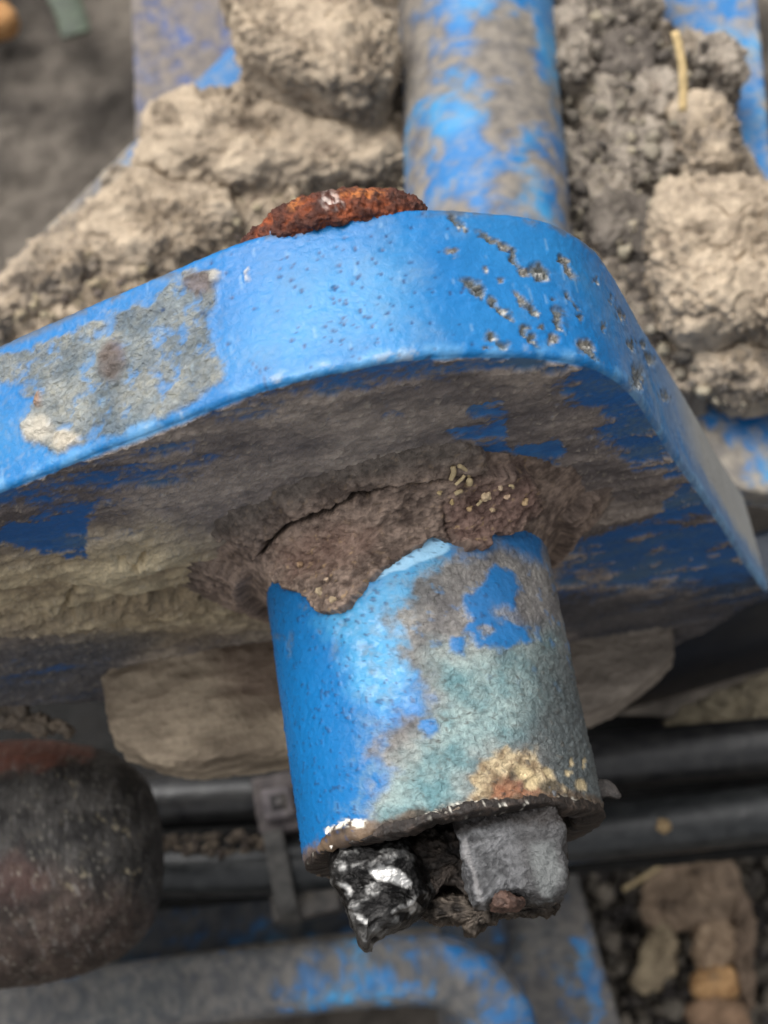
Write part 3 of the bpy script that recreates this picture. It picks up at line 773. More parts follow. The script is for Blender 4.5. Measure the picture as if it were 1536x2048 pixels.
# ---- rusty weld bead round the pin's head behind the plate
wa = np.linspace(0, 2 * np.pi, 260, endpoint=False)
wp = at([(495,488),(520,455),(560,422),(610,398),(660,386),(720,380),(780,385),(815,400),(836,428)], 1, TH + 2.4)
cx_, cz_ = wp[:, 0].mean(), wp[:, 2].max() - 19.0
wt = resample(wp, n=150) - np.array([0, 1.3, 2.2])
wt = np.vstack([wt[:1] + (np.array([[-1.5, 0, -9.0]])), wt, wt[-1:] + np.array([[1.5, 0, -9.0]])])
def paint_weld(V, N):
    sh = V.shape[:-1]
    n = fbm(V, 2.4, 5, 0.62, 90, stretch=(0.8, 1, 1)); n2 = fbm(V, 6, 3, 0.5, 91); fine = fbm(V, 0.9, 4, .6, 92)
    col = mix(np.zeros(sh + (3,)) + S(84, 46, 34), S(154, 80, 46), sst(-0.4, 0.6, n2 + 0.6 * n))
    col = mix(col, S(70, 42, 32), sst(0.1, 0.6, -n) * 0.7)
    k = Pic(V, 6, 2)
    lt = k.ell(662, 404, 22, 14, 20, .5, 2.0) * sst(-0.2, 0.2, fine)
    col = mix(col, S(224, 206, 196), lt)
    og = k.ell(720, 385, 50, 10, 0, .6, 2) + k.ell(590, 405, 20, 10, -30, .6, 2)
    col = mix(col, S(226, 140, 74), np.clip(og, 0, 1) * 0.7 * sst(-.3, .3, fine))
    rp = fbm(V, 1.7, 4, 0.6, 96, ridge=True, stretch=(2.5, 1, 1))
    col = mix(col, S(60, 36, 30), sst(0.1, -0.5, rp) * 0.7)
    return n * 0.6 + n2 * 0.3 + fine * 0.4 + rp * 0.5, col, fin(sh, 0.55, 1.4, 0.9)
tube('weld_bead', wt, 2.25, M_RUST, paint_weld, lug, nu=300, nv=70, squash=(1.2, 0.95, 2.2))
sk = at([(545,472),(600,452),(650,440),(690,434),(705,432)], 1, TH - 0.2)
tube('weld_scale', sk, 0.9, M_PAINT, metal_paint(S(60,118,168), S(176,182,184), 0.45, 0.5, 93, 2.0), lug, nu=60, nv=16)
hd = np.array([cx_, TH + 0.8, cz_])
tube('pin_head', [hd + np.array([0, -4, 0]), hd + np.array([0, 0, 0]), hd + np.array([0, 1.0, 0])], 12.5, M_RUST, metal_paint(S(90,48,34), S(150,84,50), 0.65, 0.6, 94), lug, nu=8, nv=80)

# ---- lumps of caked mud (over fittings) on the lower part of the shaded face
def paint_lumpface(c0, c1, seed, amp=1.2):
    def p(V, N):
        sh = V.shape[:-1]
        n = fbm(V, 9, 5, 0.55, seed, stretch=(2, 1, 1)); fine = fbm(V, 1.6, 4, 0.6, seed + 1)
        st = fbm(V, 4, 4, 0.6, seed + 2, stretch=(4, 1, 1))
        col = mix(np.zeros(sh + (3,)) + c0, c1, sst(-0.5, 0.5, n * 0.7 + st * 0.5))
        k = Pic(V, 7, 4)
        dk = k.poly([(380,1260),(560,1230),(580,1400),(470,1400)], 40, 3)
        col = mix(col, S(92, 76, 66), dk * 0.75)
        return n * amp + fine * 0.35 + st * 0.3, col, fin(sh, 0.75, 1.0, 0.8)
    return p
slab('mud_lump', [(216,1375),(250,1335),(330,1272),(430,1240),(560,1226),(640,1225),(660,1500),(585,1518),(470,1535),(410,1546),(360,1546),(315,1538),(245,1505),(228,1460)], 2, -52.0, 9.0, M_SOIL, paint_lumpface(S(108,96,82), S(160,145,125), 100), lug, p=9, nth=260, nph=110, pr=12, crisp=True)
slab('mud_lump', [(1060,1270),(1150,1240),(1230,1222),(1330,1235),(1342,1280),(1345,1320),(1318,1352),(1280,1382),(1225,1420),(1180,1438),(1060,1450)], 2, -92.0, 8.0, M_SOIL, paint_lumpface(S(98,90,82), S(134,124,113), 104), lug, p=9, nth=220, nph=100, pr=12, crisp=True)

# ================================================================== THE FRAME BEHIND
ZB = -95.0            # top of the frame plate under the clods
def muddy_paint(seed, amt=0.0, base=BLUE, filmy=0.42, mudc=(S(120,112,102), S(150,140,124)), size=10.0, extra=None, stretch=(1, 1, 1), relief=0.5):
    def p(V, N):
        sh = V.shape[:-1]
        n = fbm(V, size, 5, 0.6, seed, stretch=stretch); n2 = fbm(V, size * 0.35, 4, 0.6, seed + 1); fine = fbm(V, 1.5, 3, 0.6, seed + 2)
        c = mix(np.zeros(sh + (3,)) + base, BLUE2 if base is BLUE else base * 1.5, sst(-0.2, 0.7, fbm(V, size * 1.6, 3, 0.5, seed + 3)) * 0.7)
        b = np.zeros(sh) + amt
        if extra is not None:
            k = Pic(V, 9, 6)
            for pts, soft, a in extra: b = b + k.poly(pts, soft, 2) * a
        m = sst(-0.62, 0.5, n + 0.5 * n2 + 0.3 * fine + b)
        mc = mix(np.zeros(sh + (3,)) + mudc[0], mudc[1], sst(-0.5, 0.5, n2))
        f = fin(sh, 0.4, 0.4, 0.4); f[..., 0] += m * 0.35; f[..., 1] += m * 0.6; f[..., 2] += m * 0.5
        film = sst(-0.3, 0.6, n2 + fine) * filmy
        c = mix(c, S(130, 132, 128), film)
        return m * relief * (0.7 + 0.8 * n2 + 0.4 * fine), mix(c, mc, m * 0.95), f
    return p

def quadplate(name, c4, thick, nu, nv, mat, paint, r=1.2, parent=None):
    """plate from four top corners (mm), rounded rims, given thickness"""
    A, B, C, E_ = [np.array(q, float) for q in c4]
    u = np.linspace(0, 1, nu); v = np.linspace(0, 1, nv)
    def bil(uu, vv): return (A * (1 - uu) * (1 - vv) + B * uu * (1 - vv) + C * uu * vv + E_ * (1 - uu) * vv)
    up = np.cross(B - A, E_ - A); up /= np.linalg.norm(up)
    if up[2] < 0: up = -up
    cen = (A + B + C + E_) / 4
    V = bil(u[:, None, None], v[None, :, None])
    # rounded skirt: outer rings bent down
    ring_idx = [(0, j) for j in range(nv)] + [(i, nv - 1) for i in range(1, nu)] + [(nu - 1, j) for j in range(nv - 2, -1, -1)] + [(i, 0) for i in range(nu - 2, 0, -1)]
    top = V.reshape(-1, 3)
    ids = np.array([i * nv + j for i, j in ring_idx])
    ring = top[ids]
    out = ring - cen; out -= (out @ up)[:, None] * up
    tn = np.roll(ring, -1, 0) - np.roll(ring, 1, 0)
    out = np.cross(tn, up); out /= np.linalg.norm(out, axis=1, keepdims=True) + 1e-9
    if ((ring - cen) * out).sum() < 0: out = -out
    verts = [top]; norms = [np.tile(up, (len(top), 1))]; quads = [gquads(nu, nv)]
    base = len(top); prev = ids
    rings = [(r * math.sin(a), r - r * math.cos(a), a) for a in np.linspace(0, np.pi / 2, 5)[1:]]
    nsk = max(3, int(thick / 1.5))
    rings += [(r, z, np.pi / 2) for z in np.linspace(r, thick, nsk)[1:]]
    n_r = len(ids)
    for (o_, z_, a_) in rings:
        verts.append(ring + out * o_ - up * z_); norms.append(out * math.sin(a_) + up * math.cos(a_))
        cur = base + np.arange(n_r); base += n_r
        quads.append(np.stack([prev, np.roll(prev, -1), np.roll(cur, -1), cur], -1)); prev = cur
    Vv = np.concatenate(verts); Nn = np.concatenate(norms); Q = np.concatenate(quads)
    # make the facing consistent with "up"
    q = Q[0]; fn = np.cross(Vv[q[1]] - Vv[q[0]], Vv[q[2]] - Vv[q[0]])
    if fn @ up < 0: Q[:len(quads[0])] = Q[:len(quads[0])][:, ::-1]
    q = Q[len(quads[0])]; fn = np.cross(Vv[q[1]] - Vv[q[0]], Vv[q[2]] - Vv[q[1]])
    if fn @ Nn[q[2]] < 0: Q[len(quads[0]):] = Q[len(quads[0]):][:, ::-1]
    d, col, f = paint(Vv, Nn)
    return link_mesh(name, Vv + Nn * d[:, None], Q, mat, col, f, parent, ngons=[list(prev)])

p1, p2, p3, p4 = at([(-150, 709), (648, -85), (1492, -130), (1600, 985)], 2, ZB)
def paint_frame(V, N):
    ex = [([(480,70),(495,80),(495,150),(460,200),(400,225),(340,225),(330,215)], 6, -1.2), ([(330,320),(270,290),(235,330),(240,350),(290,345)], 8, -1.0),
          ([(1380,-60),(1515,-60),(1545,390),(1480,350),(1440,200),(1380,110),(1290,90),(1290,-60)], 14, -0.75), ([(1385,812),(1540,812),(1600,960),(1480,985),(1490,900),(1420,870)], 8, -0.6), ([(1400,860),(1440,850),(1490,960),(1430,990)], 12, 0.9)]
    return muddy_paint(120, 0.45, size=11, extra=ex)(V, N)
frame = quadplate('frame_plate', (p1, p2, p3, p4), 9.0, 260, 260, M_PAINT, paint_frame)
tag(frame, 'broad flat blue steel plate with a slanting edge, buried under dried soil clods', 'plate')

q1, q2, q3, q4 = at([(283, 330), (268, -120), (560, -120), (480, 330)], 2, -125)
o = quadplate('frame_bar', (q1, q2, q3, q4), 12, 90, 120, M_PAINT, muddy_paint(130, 0.26, filmy=0.6, base=S(34, 66, 124), mudc=(S(104,98,94), S(128,118,108)), size=9, extra=[([(560,-60),(300,-60),(285,0),(300,240),(330,240),(330,60),(480,30)], 30, .3)]))
tag(o, 'muddy dark blue bar running out from beneath the slanting plate edge', 'bar')

tb = at([(948, -90), (957, 120), (968, 300), (980, 520), (992, 760)], 2, ZB + 18)
extube = [([(780,-50),(880,-50),(840,200),(800,210)], 30, .5), ([(950,40),(1050,30),(1070,130),(960,150)], 22, .65), ([(985,170),(1080,165),(1090,240),(990,265)], 16, .8), ([(900,-50),(1010,-50),(990,40),(890,50)], 20, -.6),
          ([(830,200),(960,220),(950,260),(1000,300),(1090,330),(1110,440),(950,430),(890,330)], 30, -.75), ([(1060,-50),(1125,-50),(1115,160),(1085,160)], 14, -.9), ([(1010,330),(1060,340),(1080,430),(980,430),(960,380)], 20, .6)]
tubo = tube('frame_tube', tb, 20.8, M_PAINT, muddy_paint(140, 0.12, size=12, mudc=(S(104,96,86), S(140,130,116)), extra=extube, relief=0.35), nu=260, nv=110)
tag(tubo, 'mud smeared round blue steel tube lying between the heaps of soil', 'tube')

# loose soil lying on the plate
def bed():
    u = np.linspace(0, 1, 420); v = np.linspace(0, 1, 420)
    A, B, C, E_ = p1, p2, p3, p4
    V = A * ((1 - u)[:, None, None] * (1 - v)[None, :, None]) + B * (u[:, None, None] * (1 - v)[None, :, None]) + C * (u[:, None, None] * v[None, :, None]) + E_ * ((1 - u)[:, None, None] * v[None, :, None])
    k = Pic(V, 10, 5)
    # heap over most of the plate, bare along its edges and where the paint shows
    m = k.poly([(-170,735),(20,560),(100,480),(190,415),(230,345),(290,350),(330,260),(350,225),(420,222),(470,205),(500,150),(490,-80),(1290,-80),(1300,95),(1390,120),(1440,200),(1470,350),(1520,400),(1560,780),(1400,800),(1400,830),(1200,900),(600,800)], 12, 1.5)
    m = m * (1 - k.poly([(370,215),(430,160),(480,120),(505,150),(450,215)], 10, 1))
    h = m * (4.5 + 4.0 * fbm(V, 16, 4, 0.55, 150) + 4.0 * np.abs(fbm(V, 7, 4, 0.55, 149)) + 2.2 * np.abs(fbm(V, 2.6, 4, 0.6, 151))) - 1.6 * (1 - m)
    rt = sst(1120, 1160, k.x)
    h = h + m * rt * (4 + 8.0 * sst(-0.4, 0.6, fbm(V, 22, 3, 0.5, 152)))
    V[..., 2] += h
    n = fbm(V, 5, 5, 0.62, 153)
    col = mix(np.zeros(V.shape) + S(108, 99, 89), S(182, 168, 149), sst(-0.5, 0.6, n + 0.4 * fbm(V, 2, 4, .6, 148)))
    dk = k.poly([(740,260),(900,270),(930,440),(760,430)], 40, 2) + rt * 0.5
    col = mix(col, S(88, 80, 74), np.clip(dk, 0, 1) * 0.5)
    q = gquads(420, 420)
    nrm = np.cross(V[1, 0] - V[0, 0], V[0, 1] - V[0, 0])
    if nrm[2] < 0: q = q[:, ::-1]
    return kind(link_mesh('loose_soil', V, q, M_SOIL, col, fin(V.shape[:2], 0.85, 1, 1)), 'stuff')
bed()

def clod_paint(c0, c1, seed, H, crumb=1.0, lump=1.0):
    def p(V, N):
        sh = V.shape[:-1]
        big = fbm(V, H * 0.9, 4, 0.5, seed); mid = fbm(V, 5.0, 4, 0.6, seed + 1); fi = fbm(V, 1.7, 4, 0.65, seed + 2)
        cr = fbm(V, 3.2, 3, 0.6, seed + 3, ridge=True)
        bil = np.abs(fbm(V, 6.5, 3, 0.55, seed + 4)); bil2 = np.abs(fbm(V, 2.3, 3, 0.55, seed + 5))
        rough = sst(-0.35, 0.45, fbm(V, 13, 4, 0.5, seed + 6)) * 0.85 + 0.3
        ck = sst(0.055, 0.0, np.abs(fbm(V, 17, 3, 0.55, seed + 8))) * sst(-0.2, 0.2, fbm(V, 26, 2, 0.5, seed + 9))
        d = big * H * 0.24 * lump + ((bil * 3.0 - 0.9) + (bil2 * 2.3 - .7)) * crumb * rough + fi * 0.85 * crumb * rough + mid * 0.6 - ck * 1.2
        c = mix(np.zeros(sh + (3,)) + c0 * 0.85, c1, sst(-0.6, 0.6, 0.6 * mid + 0.6 * fi + 0.5 * big))
        c = mix(c, c1 * 1.05, (1 - rough) * 0.5)
        c = mix(c, S(96, 82, 70), sst(0.35, 0.6, fbm(V, 8, 4, 0.6, seed + 10)) * 0.5)
        return d, c, fin(sh, 0.9, 1.2, 1)
    return p
L0, L1 = S(122, 109, 94), S(180, 163, 141)
G0, G1 = S(110, 102, 94), S(162, 151, 137)
K0, K1 = S(74, 68, 63), S(112, 104, 95)
GRP = 'dried soil clods lying on the blue plate'
CL = [
 ([(452,-50),(480,60),(497,152),(545,192),(620,216),(700,236),(758,236),(786,168),(768,90),(735,58),(712,18),(690,-50)], 26, L0, L1, 'large pale slab of dried soil with an overhanging lower edge, beside the blue tube', .6, 120),
 ([(296,262),(345,214),(420,210),(520,200),(600,216),(660,246),(760,250),(815,275),(838,335),(770,372),(690,380),(560,390),(490,402),(400,382),(330,372),(285,345)], 17, L0, L1, 'wide flat clod of pale soil just under the overhanging slab', .8, 120),
 ([(195,425),(270,372),(340,378),(420,385),(480,430),(470,480),(410,540),(310,570),(220,560),(180,490)], 15, L0, L1, 'rounded tan clod halfway down the slanting plate edge', 1, 110),
 ([(-60,640),(0,585),(90,490),(190,432),(235,480),(240,545),(160,610),(60,655),(-60,700)], 12, G0, L1, 'low tan clod sitting at the lower end of the slanting plate edge', 1, 110),
 ([(60,640),(150,570),(330,540),(400,520),(380,590),(220,640),(60,690)], 9, L0, L1, 'thin strip of soil along the top rim of the blue lug', 1, 90),
 ([(480,470),(480,420),(560,385),(650,372),(600,420),(520,480)], 10, L0, L1, 'tan clod pressed against the rusty weld bead', 1, 80),
 ([(330,500),(350,486),(372,500),(375,535),(352,545),(330,532)], 7, K0, K1, 'small dark brown crumb on the tan clods beside the lug', .6, 50),
 ([(378,500),(402,478),(425,490),(455,505),(430,535),(385,532)], 6, G0, L0, 'small pinkish tan crumb next to the dark crumb by the lug', .6, 50),
 ([(765,290),(800,278),(830,295),(830,330),(800,345),(770,330)], 9, K0, G0, 'grey crumb at the top of the crumbs between weld bead and tube', .8, 50),
 ([(830,300),(865,285),(895,305),(900,345),(865,360),(835,340)], 9, K0, K1, 'dark crumb touching the side of the blue tube', .8, 50),
 ([(845,360),(880,345),(905,375),(890,420),(855,425),(840,395)], 8, L0, L1, 'pale rounded crumb against the tube just behind the weld bead', .6, 50),
 ([(890,390),(925,380),(945,405),(935,440),(895,440)], 7, G0, L0, 'small tan crumb at the foot of the blue tube', .6, 50),
 ([(700,330),(750,310),(790,335),(790,375),(740,385),(700,370)], 9, G0, L0, 'brownish lump directly above the rusty weld bead', .9, 60),
 ([(1098,70),(1130,60),(1170,72),(1182,110),(1165,170),(1130,186),(1100,165)], 17, G0, G1, 'roundish grey clod leaning on the far side of the blue tube', .7, 80),
 ([(1110,-60),(1290,-60),(1310,20),(1270,80),(1190,90),(1130,60)], 15, K0, G1, 'dark grey clod at the far end between tube and plate rim', 1, 90),
 ([(1190,90),(1270,80),(1310,110),(1300,170),(1240,190),(1190,160)], 14, K0, G0, 'dark clod in the middle of the heap beside the straw', 1, 80),
 ([(1395,120),(1440,108),(1470,140),(1475,180),(1440,202),(1400,185)], 16, K0, G1, 'round dark grey clod close to the straw and the blue rim', .5, 80),
 ([(1230,190),(1290,165),(1340,180),(1370,215),(1330,260),(1260,260)], 13, G0, G1, 'grey clod lying under the lower end of the straw', .9, 80),
 ([(1180,195),(1235,190),(1300,215),(1300,270),(1230,290),(1180,260)], 13, K0, G1, 'mid grey clod left of the straw, above the pale ones', .9, 80),
 ([(1340,250),(1390,225),(1440,235),(1465,280),(1460,350),(1430,385),(1380,390),(1350,340)], 17, G0, L1, 'upright pale lumpy clod just below the straw', .9, 100),
 ([(1125,300),(1165,275),(1200,290),(1215,335),(1180,362),(1130,350)], 12, G0, G1, 'knobbly pale grey clod beside the shaded side of the tube', .9, 80),
 ([(1200,300),(1270,270),(1330,280),(1345,340),(1310,380),(1230,380)], 13, K0, G1, 'broad dull grey clod between the knobbly and the upright one', .9, 80),
 ([(1120,380),(1190,362),(1250,370),(1265,420),(1220,450),(1130,440)], 12, G0, G1, 'smooth grey clod at the lower end of the tube', .6, 80),
 ([(1170,450),(1230,420),(1300,430),(1325,470),(1310,520),(1260,545),(1190,510)], 15, K0, K1, 'dark brown clod behind the curved corner of the lug', .7, 80),
 ([(1308,425),(1345,404),(1440,398),(1530,415),(1620,430),(1640,640),(1600,700),(1470,700),(1370,690),(1322,620),(1302,540)], 26, L0, L1, 'largest clod, pale and fine grained, beside the curved corner of the lug', .5, 130),
 ([(1340,660),(1420,670),(1530,690),(1620,680),(1620,800),(1500,812),(1420,790),(1360,735)], 16, G0, L1, 'crumbly lower clod tucked under the largest one', 1, 110),
 ([(1250,550),(1290,530),(1325,570),(1340,650),(1310,690),(1270,620)], 12, K0, G0, 'narrow dark clod wedged between the lug and the largest clod', 1, 70),
 ([(1462,368),(1485,362),(1495,385),(1475,397),(1460,388)], 5, L0, L1, 'tiny pale crumb perched on top of the largest clod', .5, 40),
]
for i, (px, H, c0, c1, lab, lump, res) in enumerate(CL):
    pc = np.array(px, float); pc = pc.mean(0) + (pc - pc.mean(0)) * (1.04 if res > 95 else 1.16)
    H = H * 0.72
    sink = 0.1 * H if i == 0 else (-0.05 * H if i == 24 else (-0.2 * H if i > 12 else -0.38 * H))
    o = slab('soil_clod', pc, 2, ZB + 3 + H + sink, H * 0.95, M_SOIL, clod_paint(c0, c1, 200 + 7 * i, H, 1.0 if res > 60 else 0.5, lump), None, p=5.0 if i == 0 else 3.2, nth=int(res * 2.4), nph=int(res * 1.2), pr=4.5)
    tag(o, lab, 'clod', GRP)
s0, s1 = at([(1350, 62)], 2, ZB + 48)[0], at([(1366, 222)], 2, ZB + 36)[0]
tag(straw('straw', s0, s1, 1.05, S(214, 186, 134), None, 0.8), 'pale straw stalk standing among the grey clods by the blue rim', 'straw', 'loose straw stalks')

# ================================================================== UNDER THE LUG
def smooth_dark(c0, c1, seed, rough=0.45, amp=0.15, dust=0.3, size=4.0):
    def p(V, N):
        sh = V.shape[:-1]
        n = fbm(V, size, 5, 0.6, seed); fi = fbm(V, 1.2, 4, 0.6, seed + 1)
        c = mix(np.zeros(sh + (3,)) + c0, c1, sst(-0.6, 0.6, n))
        du = sst(0.1, 0.6, fbm(V, 7, 5, 0.6, seed + 2) + 0.3 * fi) * np.clip(N[..., 2], 0, 1)
        c = mix(c, S(112, 104, 94), du * dust)
        f = fin(sh, rough, 0.5, 1); f[..., 0] += du * 0.25
        return n * amp + fi * amp * 0.4, c, f
    return p
# fat rounded black and maroon cylinder
def revolve(name, A, B, prof_, mat, paint, nu=240, parent=None):
    A, B = np.array(A, float), np.array(B, float); T = B - A; L = np.linalg.norm(T); T /= L
    P = resample(np.array(prof_, float) * np.array([L, 1.0]), n=320, smooth=False); P[:, 0] /= L
    e1 = np.cross(T, [0, 0, 1.0]); e1 /= np.linalg.norm(e1); e2 = np.cross(e1, T)
    t = np.linspace(0, 2 * np.pi, nu, endpoint=False)
    V = A + P[:, None, 0:1] * L * T + P[:, None, 1:2] * (np.cos(t)[None, :, None] * e1 + np.sin(t)[None, :, None] * e2)
    return surf(name, V, mat, paint, parent, wv=True, flip=True, caps=('u0', 'u1'))
ca, cb = at([(-330, 1752), (316, 1702)], 2, -84)
def paint_cyl(V, N):
    sh = V.shape[:-1]
    k = Pic(V, 9, 4)
    n = fbm(V, 6, 5, 0.6, 170); fi = fbm(V, 1.4, 4, 0.62, 171)
    c = mix(np.zeros(sh + (3,)) + S(36, 34, 33), S(76, 73, 70), sst(-0.5, 0.6, n + 0.3 * fi))
    mar = k.poly([(-60,1740),(60,1720),(180,1760),(260,1790),(320,1830),(240,2000),(-60,2060)], 40, 3)
    c = mix(c, mix(np.zeros(sh + (3,)) + S(50, 40, 35), S(80, 62, 53), sst(-0.5, 0.5, n)), mar * 0.6)
    red = k.poly([(-60,1440),(40,1462),(140,1475),(190,1490),(170,1516),(80,1530),(-60,1556)], 18, 2.5)
    c = mix(c, S(122, 74, 60), red * 0.8)
    red2 = k.poly([(-60,1720),(40,1710),(100,1760),(60,1800),(-60,1800)], 24, 3)
    c = mix(c, S(92, 58, 52), red2 * 0.3)
    gr = sst(0.30, 0.5, fbm(V, 2.2, 4, 0.62, 172)) * (k.poly([(80,1540),(140,1540),(150,1600),(110,1640),(80,1600)], 18, 3) + k.poly([(190,1620),(250,1640),(280,1700),(290,1790),(250,1780),(220,1700)], 16, 3) + k.poly([(130,1720),(230,1740),(220,1800),(130,1790)], 26, 3) + 0.12)
    c = mix(c, S(170, 158, 132), np.clip(gr, 0, 1) * 0.6)
    stk = fbm(V, 1.6, 4, 0.6, 176, stretch=(0.6, 3.5, 3.5))
    c = mix(c, S(128, 124, 120), sst(0.25, 0.6, stk) * 0.45); n = n + stk * 0.5
    spk = sst(0.58, 0.68, fbm(V, 0.9, 2, 0.5, 173))
    c = mix(c, S(170, 164, 150), spk * 0.35)
    f = fin(sh, 0.36, 1.2, 1)
    return n * 0.35 + fi * 0.25 + np.clip(gr, 0, 1) * 0.3, c, f
cyl = revolve('hydraulic_cylinder', ca, cb, [(0, 0.5), (0, 26.0), (0.30, 26.8), (0.55, 26.8), (0.64, 26.4), (0.72, 25.6), (0.78, 24.6), (0.83, 23.4), (0.875, 21.9), (0.91, 20.2), (0.94, 18.2), (0.965, 15.6), (0.985, 11.6), (1.0, 6), (1.0, .4)], M_MUD, paint_cyl)
tag(cyl, 'fat black and maroon metal cylinder with a rounded grimy end', 'cylinder')
hp = at([(8, 1912)], 2, -97)[0]
# its dark hole sits on the lower flank
def black_paint(V, N): return fbm(V, 3, 3, .5, 175) * .1, np.zeros(V.shape[:-1] + (3,)) + S(10, 10, 10), fin(V.shape[:-1], .8, .3, .5)
tube('port_hole', [hp + np.array([-3, 1.5, -3]), hp + np.array([-1, 0, 0]), hp + np.array([0.5, -1.0, 1.0])], 3.2, M_RUBBER, black_paint, cyl, nu=8, nv=24)
for (x, y, r_, lab) in ((20,1430,23,'crumbly tan soil lump resting on the top of the black cylinder, biggest of three'), (76,1448,16,'middle one of the tan soil lumps resting on the black cylinder'), (126,1458,11,'smallest tan soil lump resting on the black cylinder, nearest its rounded end')):
    c_ = at([(x, y)], 2, -66)[0]
    o = slab('soil_lump', [(x - r_ * 1.9, y + r_ * .3), (x - r_, y - r_), (x + r_ * .6, y - r_ * 1.1), (x + r_ * 1.9, y - r_ * .3), (x + r_ * 1.6, y + r_), (x, y + r_ * 1.3)], 2, -63, 4, M_SOIL, clod_paint(G0, L0, 400 + x, 4, .6, .8), None, nth=80, nph=40)
    tag(o, lab, 'soil lump', 'soil lumps on the black cylinder')

ZH = -150.0
h1 = at([(-60, 1640), (150, 1622), (300, 1604), (600, 1588), (900, 1560), (1200, 1524), (1536, 1492), (1750, 1466)], 2, ZH)
h2 = at([(-60, 1760), (150, 1748), (300, 1738), (550, 1732), (900, 1694), (1200, 1664), (1536, 1628), (1750, 1600)], 2, ZH + 2)
o = tube('hydraulic_hose', h1, 7.6, M_RUBBER, smooth_dark(S(26,26,27), S(46,45,44), 180, 0.36, 0.10, 0.42), nu=500, nv=64)
tag(o, 'upper black rubber hose passing under the mud caked lump behind the clamp', 'hose', 'black hydraulic hoses')
o = tube('hydraulic_hose', h2, 7.4, M_RUBBER, smooth_dark(S(26,28,29), S(46,47,47), 185, 0.34, 0.10, 0.42), nu=500, nv=64)
tag(o, 'lower black rubber hose with a crumb of soil stuck on it', 'hose', 'black hydraulic hoses')
pebble_o = pebble('soil_crumb', at([(1327, 1652)], 2, ZH + 9)[0], 2.0, M_SOIL, grit_paint(S(150, 128, 96)))
tag(pebble_o, 'small tan crumb stuck on the lower black hose', 'crumb')
# grit lying along the lower hose near the cylinder
gv = []
rg = np.random.RandomState(5)
def rocks(n, fpos, rad, seed):
    """many little rough stones as one mesh"""
    t = (1 + 5 ** .5) / 2
    ico = np.array([[-1,t,0],[1,t,0],[-1,-t,0],[1,-t,0],[0,-1,t],[0,1,t],[0,-1,-t],[0,1,-t],[t,0,-1],[t,0,1],[-t,0,-1],[-t,0,1]], float); ico /= np.linalg.norm(ico[0])
    F0 = [(0,11,5),(0,5,1),(0,1,7),(0,7,10),(0,10,11),(1,5,9),(5,11,4),(11,10,2),(10,7,6),(7,1,8),(3,9,4),(3,4,2),(3,2,6),(3,6,8),(3,8,9),(4,9,5),(2,4,11),(6,2,10),(8,6,7),(9,8,1)]
    vs = list(map(tuple, ico)); cache = {}
    def midp(a, b):
        kx = (min(a, b), max(a, b))
        if kx not in cache:
            m = (np.array(vs[a]) + np.array(vs[b])); m /= np.linalg.norm(m); vs.append(tuple(m)); cache[kx] = len(vs) - 1
        return cache[kx]
    F1 = []
    for a, b, c in F0:
        x, y, z = midp(a, b), midp(b, c), midp(c, a); F1 += [(a, x, z), (b, y, x), (c, z, y), (x, y, z)]
    S0 = np.array(vs); F1 = np.array(F1); r_ = np.random.RandomState(seed)
    P = fpos(n, r_); n = len(P)
    R = rad(n, r_)
    sc = r_.uniform(0.65, 1.25, (n, 1, 3))
    V = S0[None] * sc * (1 + 0.28 * r_.standard_normal((n, len(S0), 1)).clip(-1.3, 1.3)) * R[:, None, None]
    an = r_.uniform(0, 6.28, n); ca_, sa_ = np.cos(an), np.sin(an)
    X = V[..., 0] * ca_[:, None] - V[..., 1] * sa_[:, None]; Y = V[..., 0] * sa_[:, None] + V[..., 1] * ca_[:, None]
    V = np.stack([X, Y, V[..., 2]], -1) + P[:, None]
    Fq = (F1[None] + (np.arange(n) * len(S0))[:, None, None]).reshape(-1, 3)
    return V, Fq, n, len(S0), r_
def rock_field(name, n, fpos, rad, cols, seed, mat=M_SOIL, parent=None):
    V, Fq, n, m, r_ = rocks(n, fpos, rad, seed)
    cc = np.array(cols)[r_.randint(0, len(cols), n)] * r_.uniform(0.75, 1.15, (n, 1))
    col = np.repeat(cc[:, None], m, 1)
    return kind(link_mesh(name, V, None, mat, col.reshape(-1, 3), np.array([0.9, 1.0, 1.0]), parent, tris=Fq), 'stuff')
def scatter_px(poly, z, zj=0.0, onz=None):
    poly = np.array(poly, float)
    def f(n, r_):
        out = []
        while len(out) < n:
            x, y = r_.uniform(poly[:, 0].min(), poly[:, 0].max()), r_.uniform(poly[:, 1].min(), poly[:, 1].max())
            ins = False
            for k in range(len(poly)):
                (ax, ay), (bx, by) = poly[k], poly[(k + 1) % len(poly)]
                if (ay > y) != (by > y) and x < (bx - ax) * (y - ay) / (by - ay) + ax: ins = not ins
            if ins: out.append(at([(x, y)], 2, z + r_.uniform(0, zj))[0])
        return np.array(out)
    return f
rad_s = lambda a, b: (lambda n, r_: a * (b / a) ** (r_.uniform(0, 1, n) ** 2.2))
rock_field('plate_crumbs', 1500, scatter_px([(-40,660),(200,440),(340,270),(480,200),(760,240),(940,430),(700,480),(300,600)], ZB + 5, 12), rad_s(0.35, 1.5), [S(150,136,112), S(120,110,96), S(180,166,138), S(96,86,78)], 11)
rock_field('heap_crumbs', 1800, scatter_px([(1110,-40),(1300,60),(1400,120),(1470,380),(1540,410),(1540,820),(1380,800),(1280,640),(1120,460)], ZB + 5, 16), rad_s(0.4, 2.2), [S(130,122,108), S(104,97,88), S(160,150,130), S(84,78,72)], 12)
rock_field('hose_grit', 170, scatter_px([(300,1675),(400,1668),(520,1670),(545,1700),(420,1712),(320,1700)], ZH + 8.4, 1.0), rad_s(0.4, 1.5), [S(92,82,72), S(74,66,60), S(116,104,90)], 13)

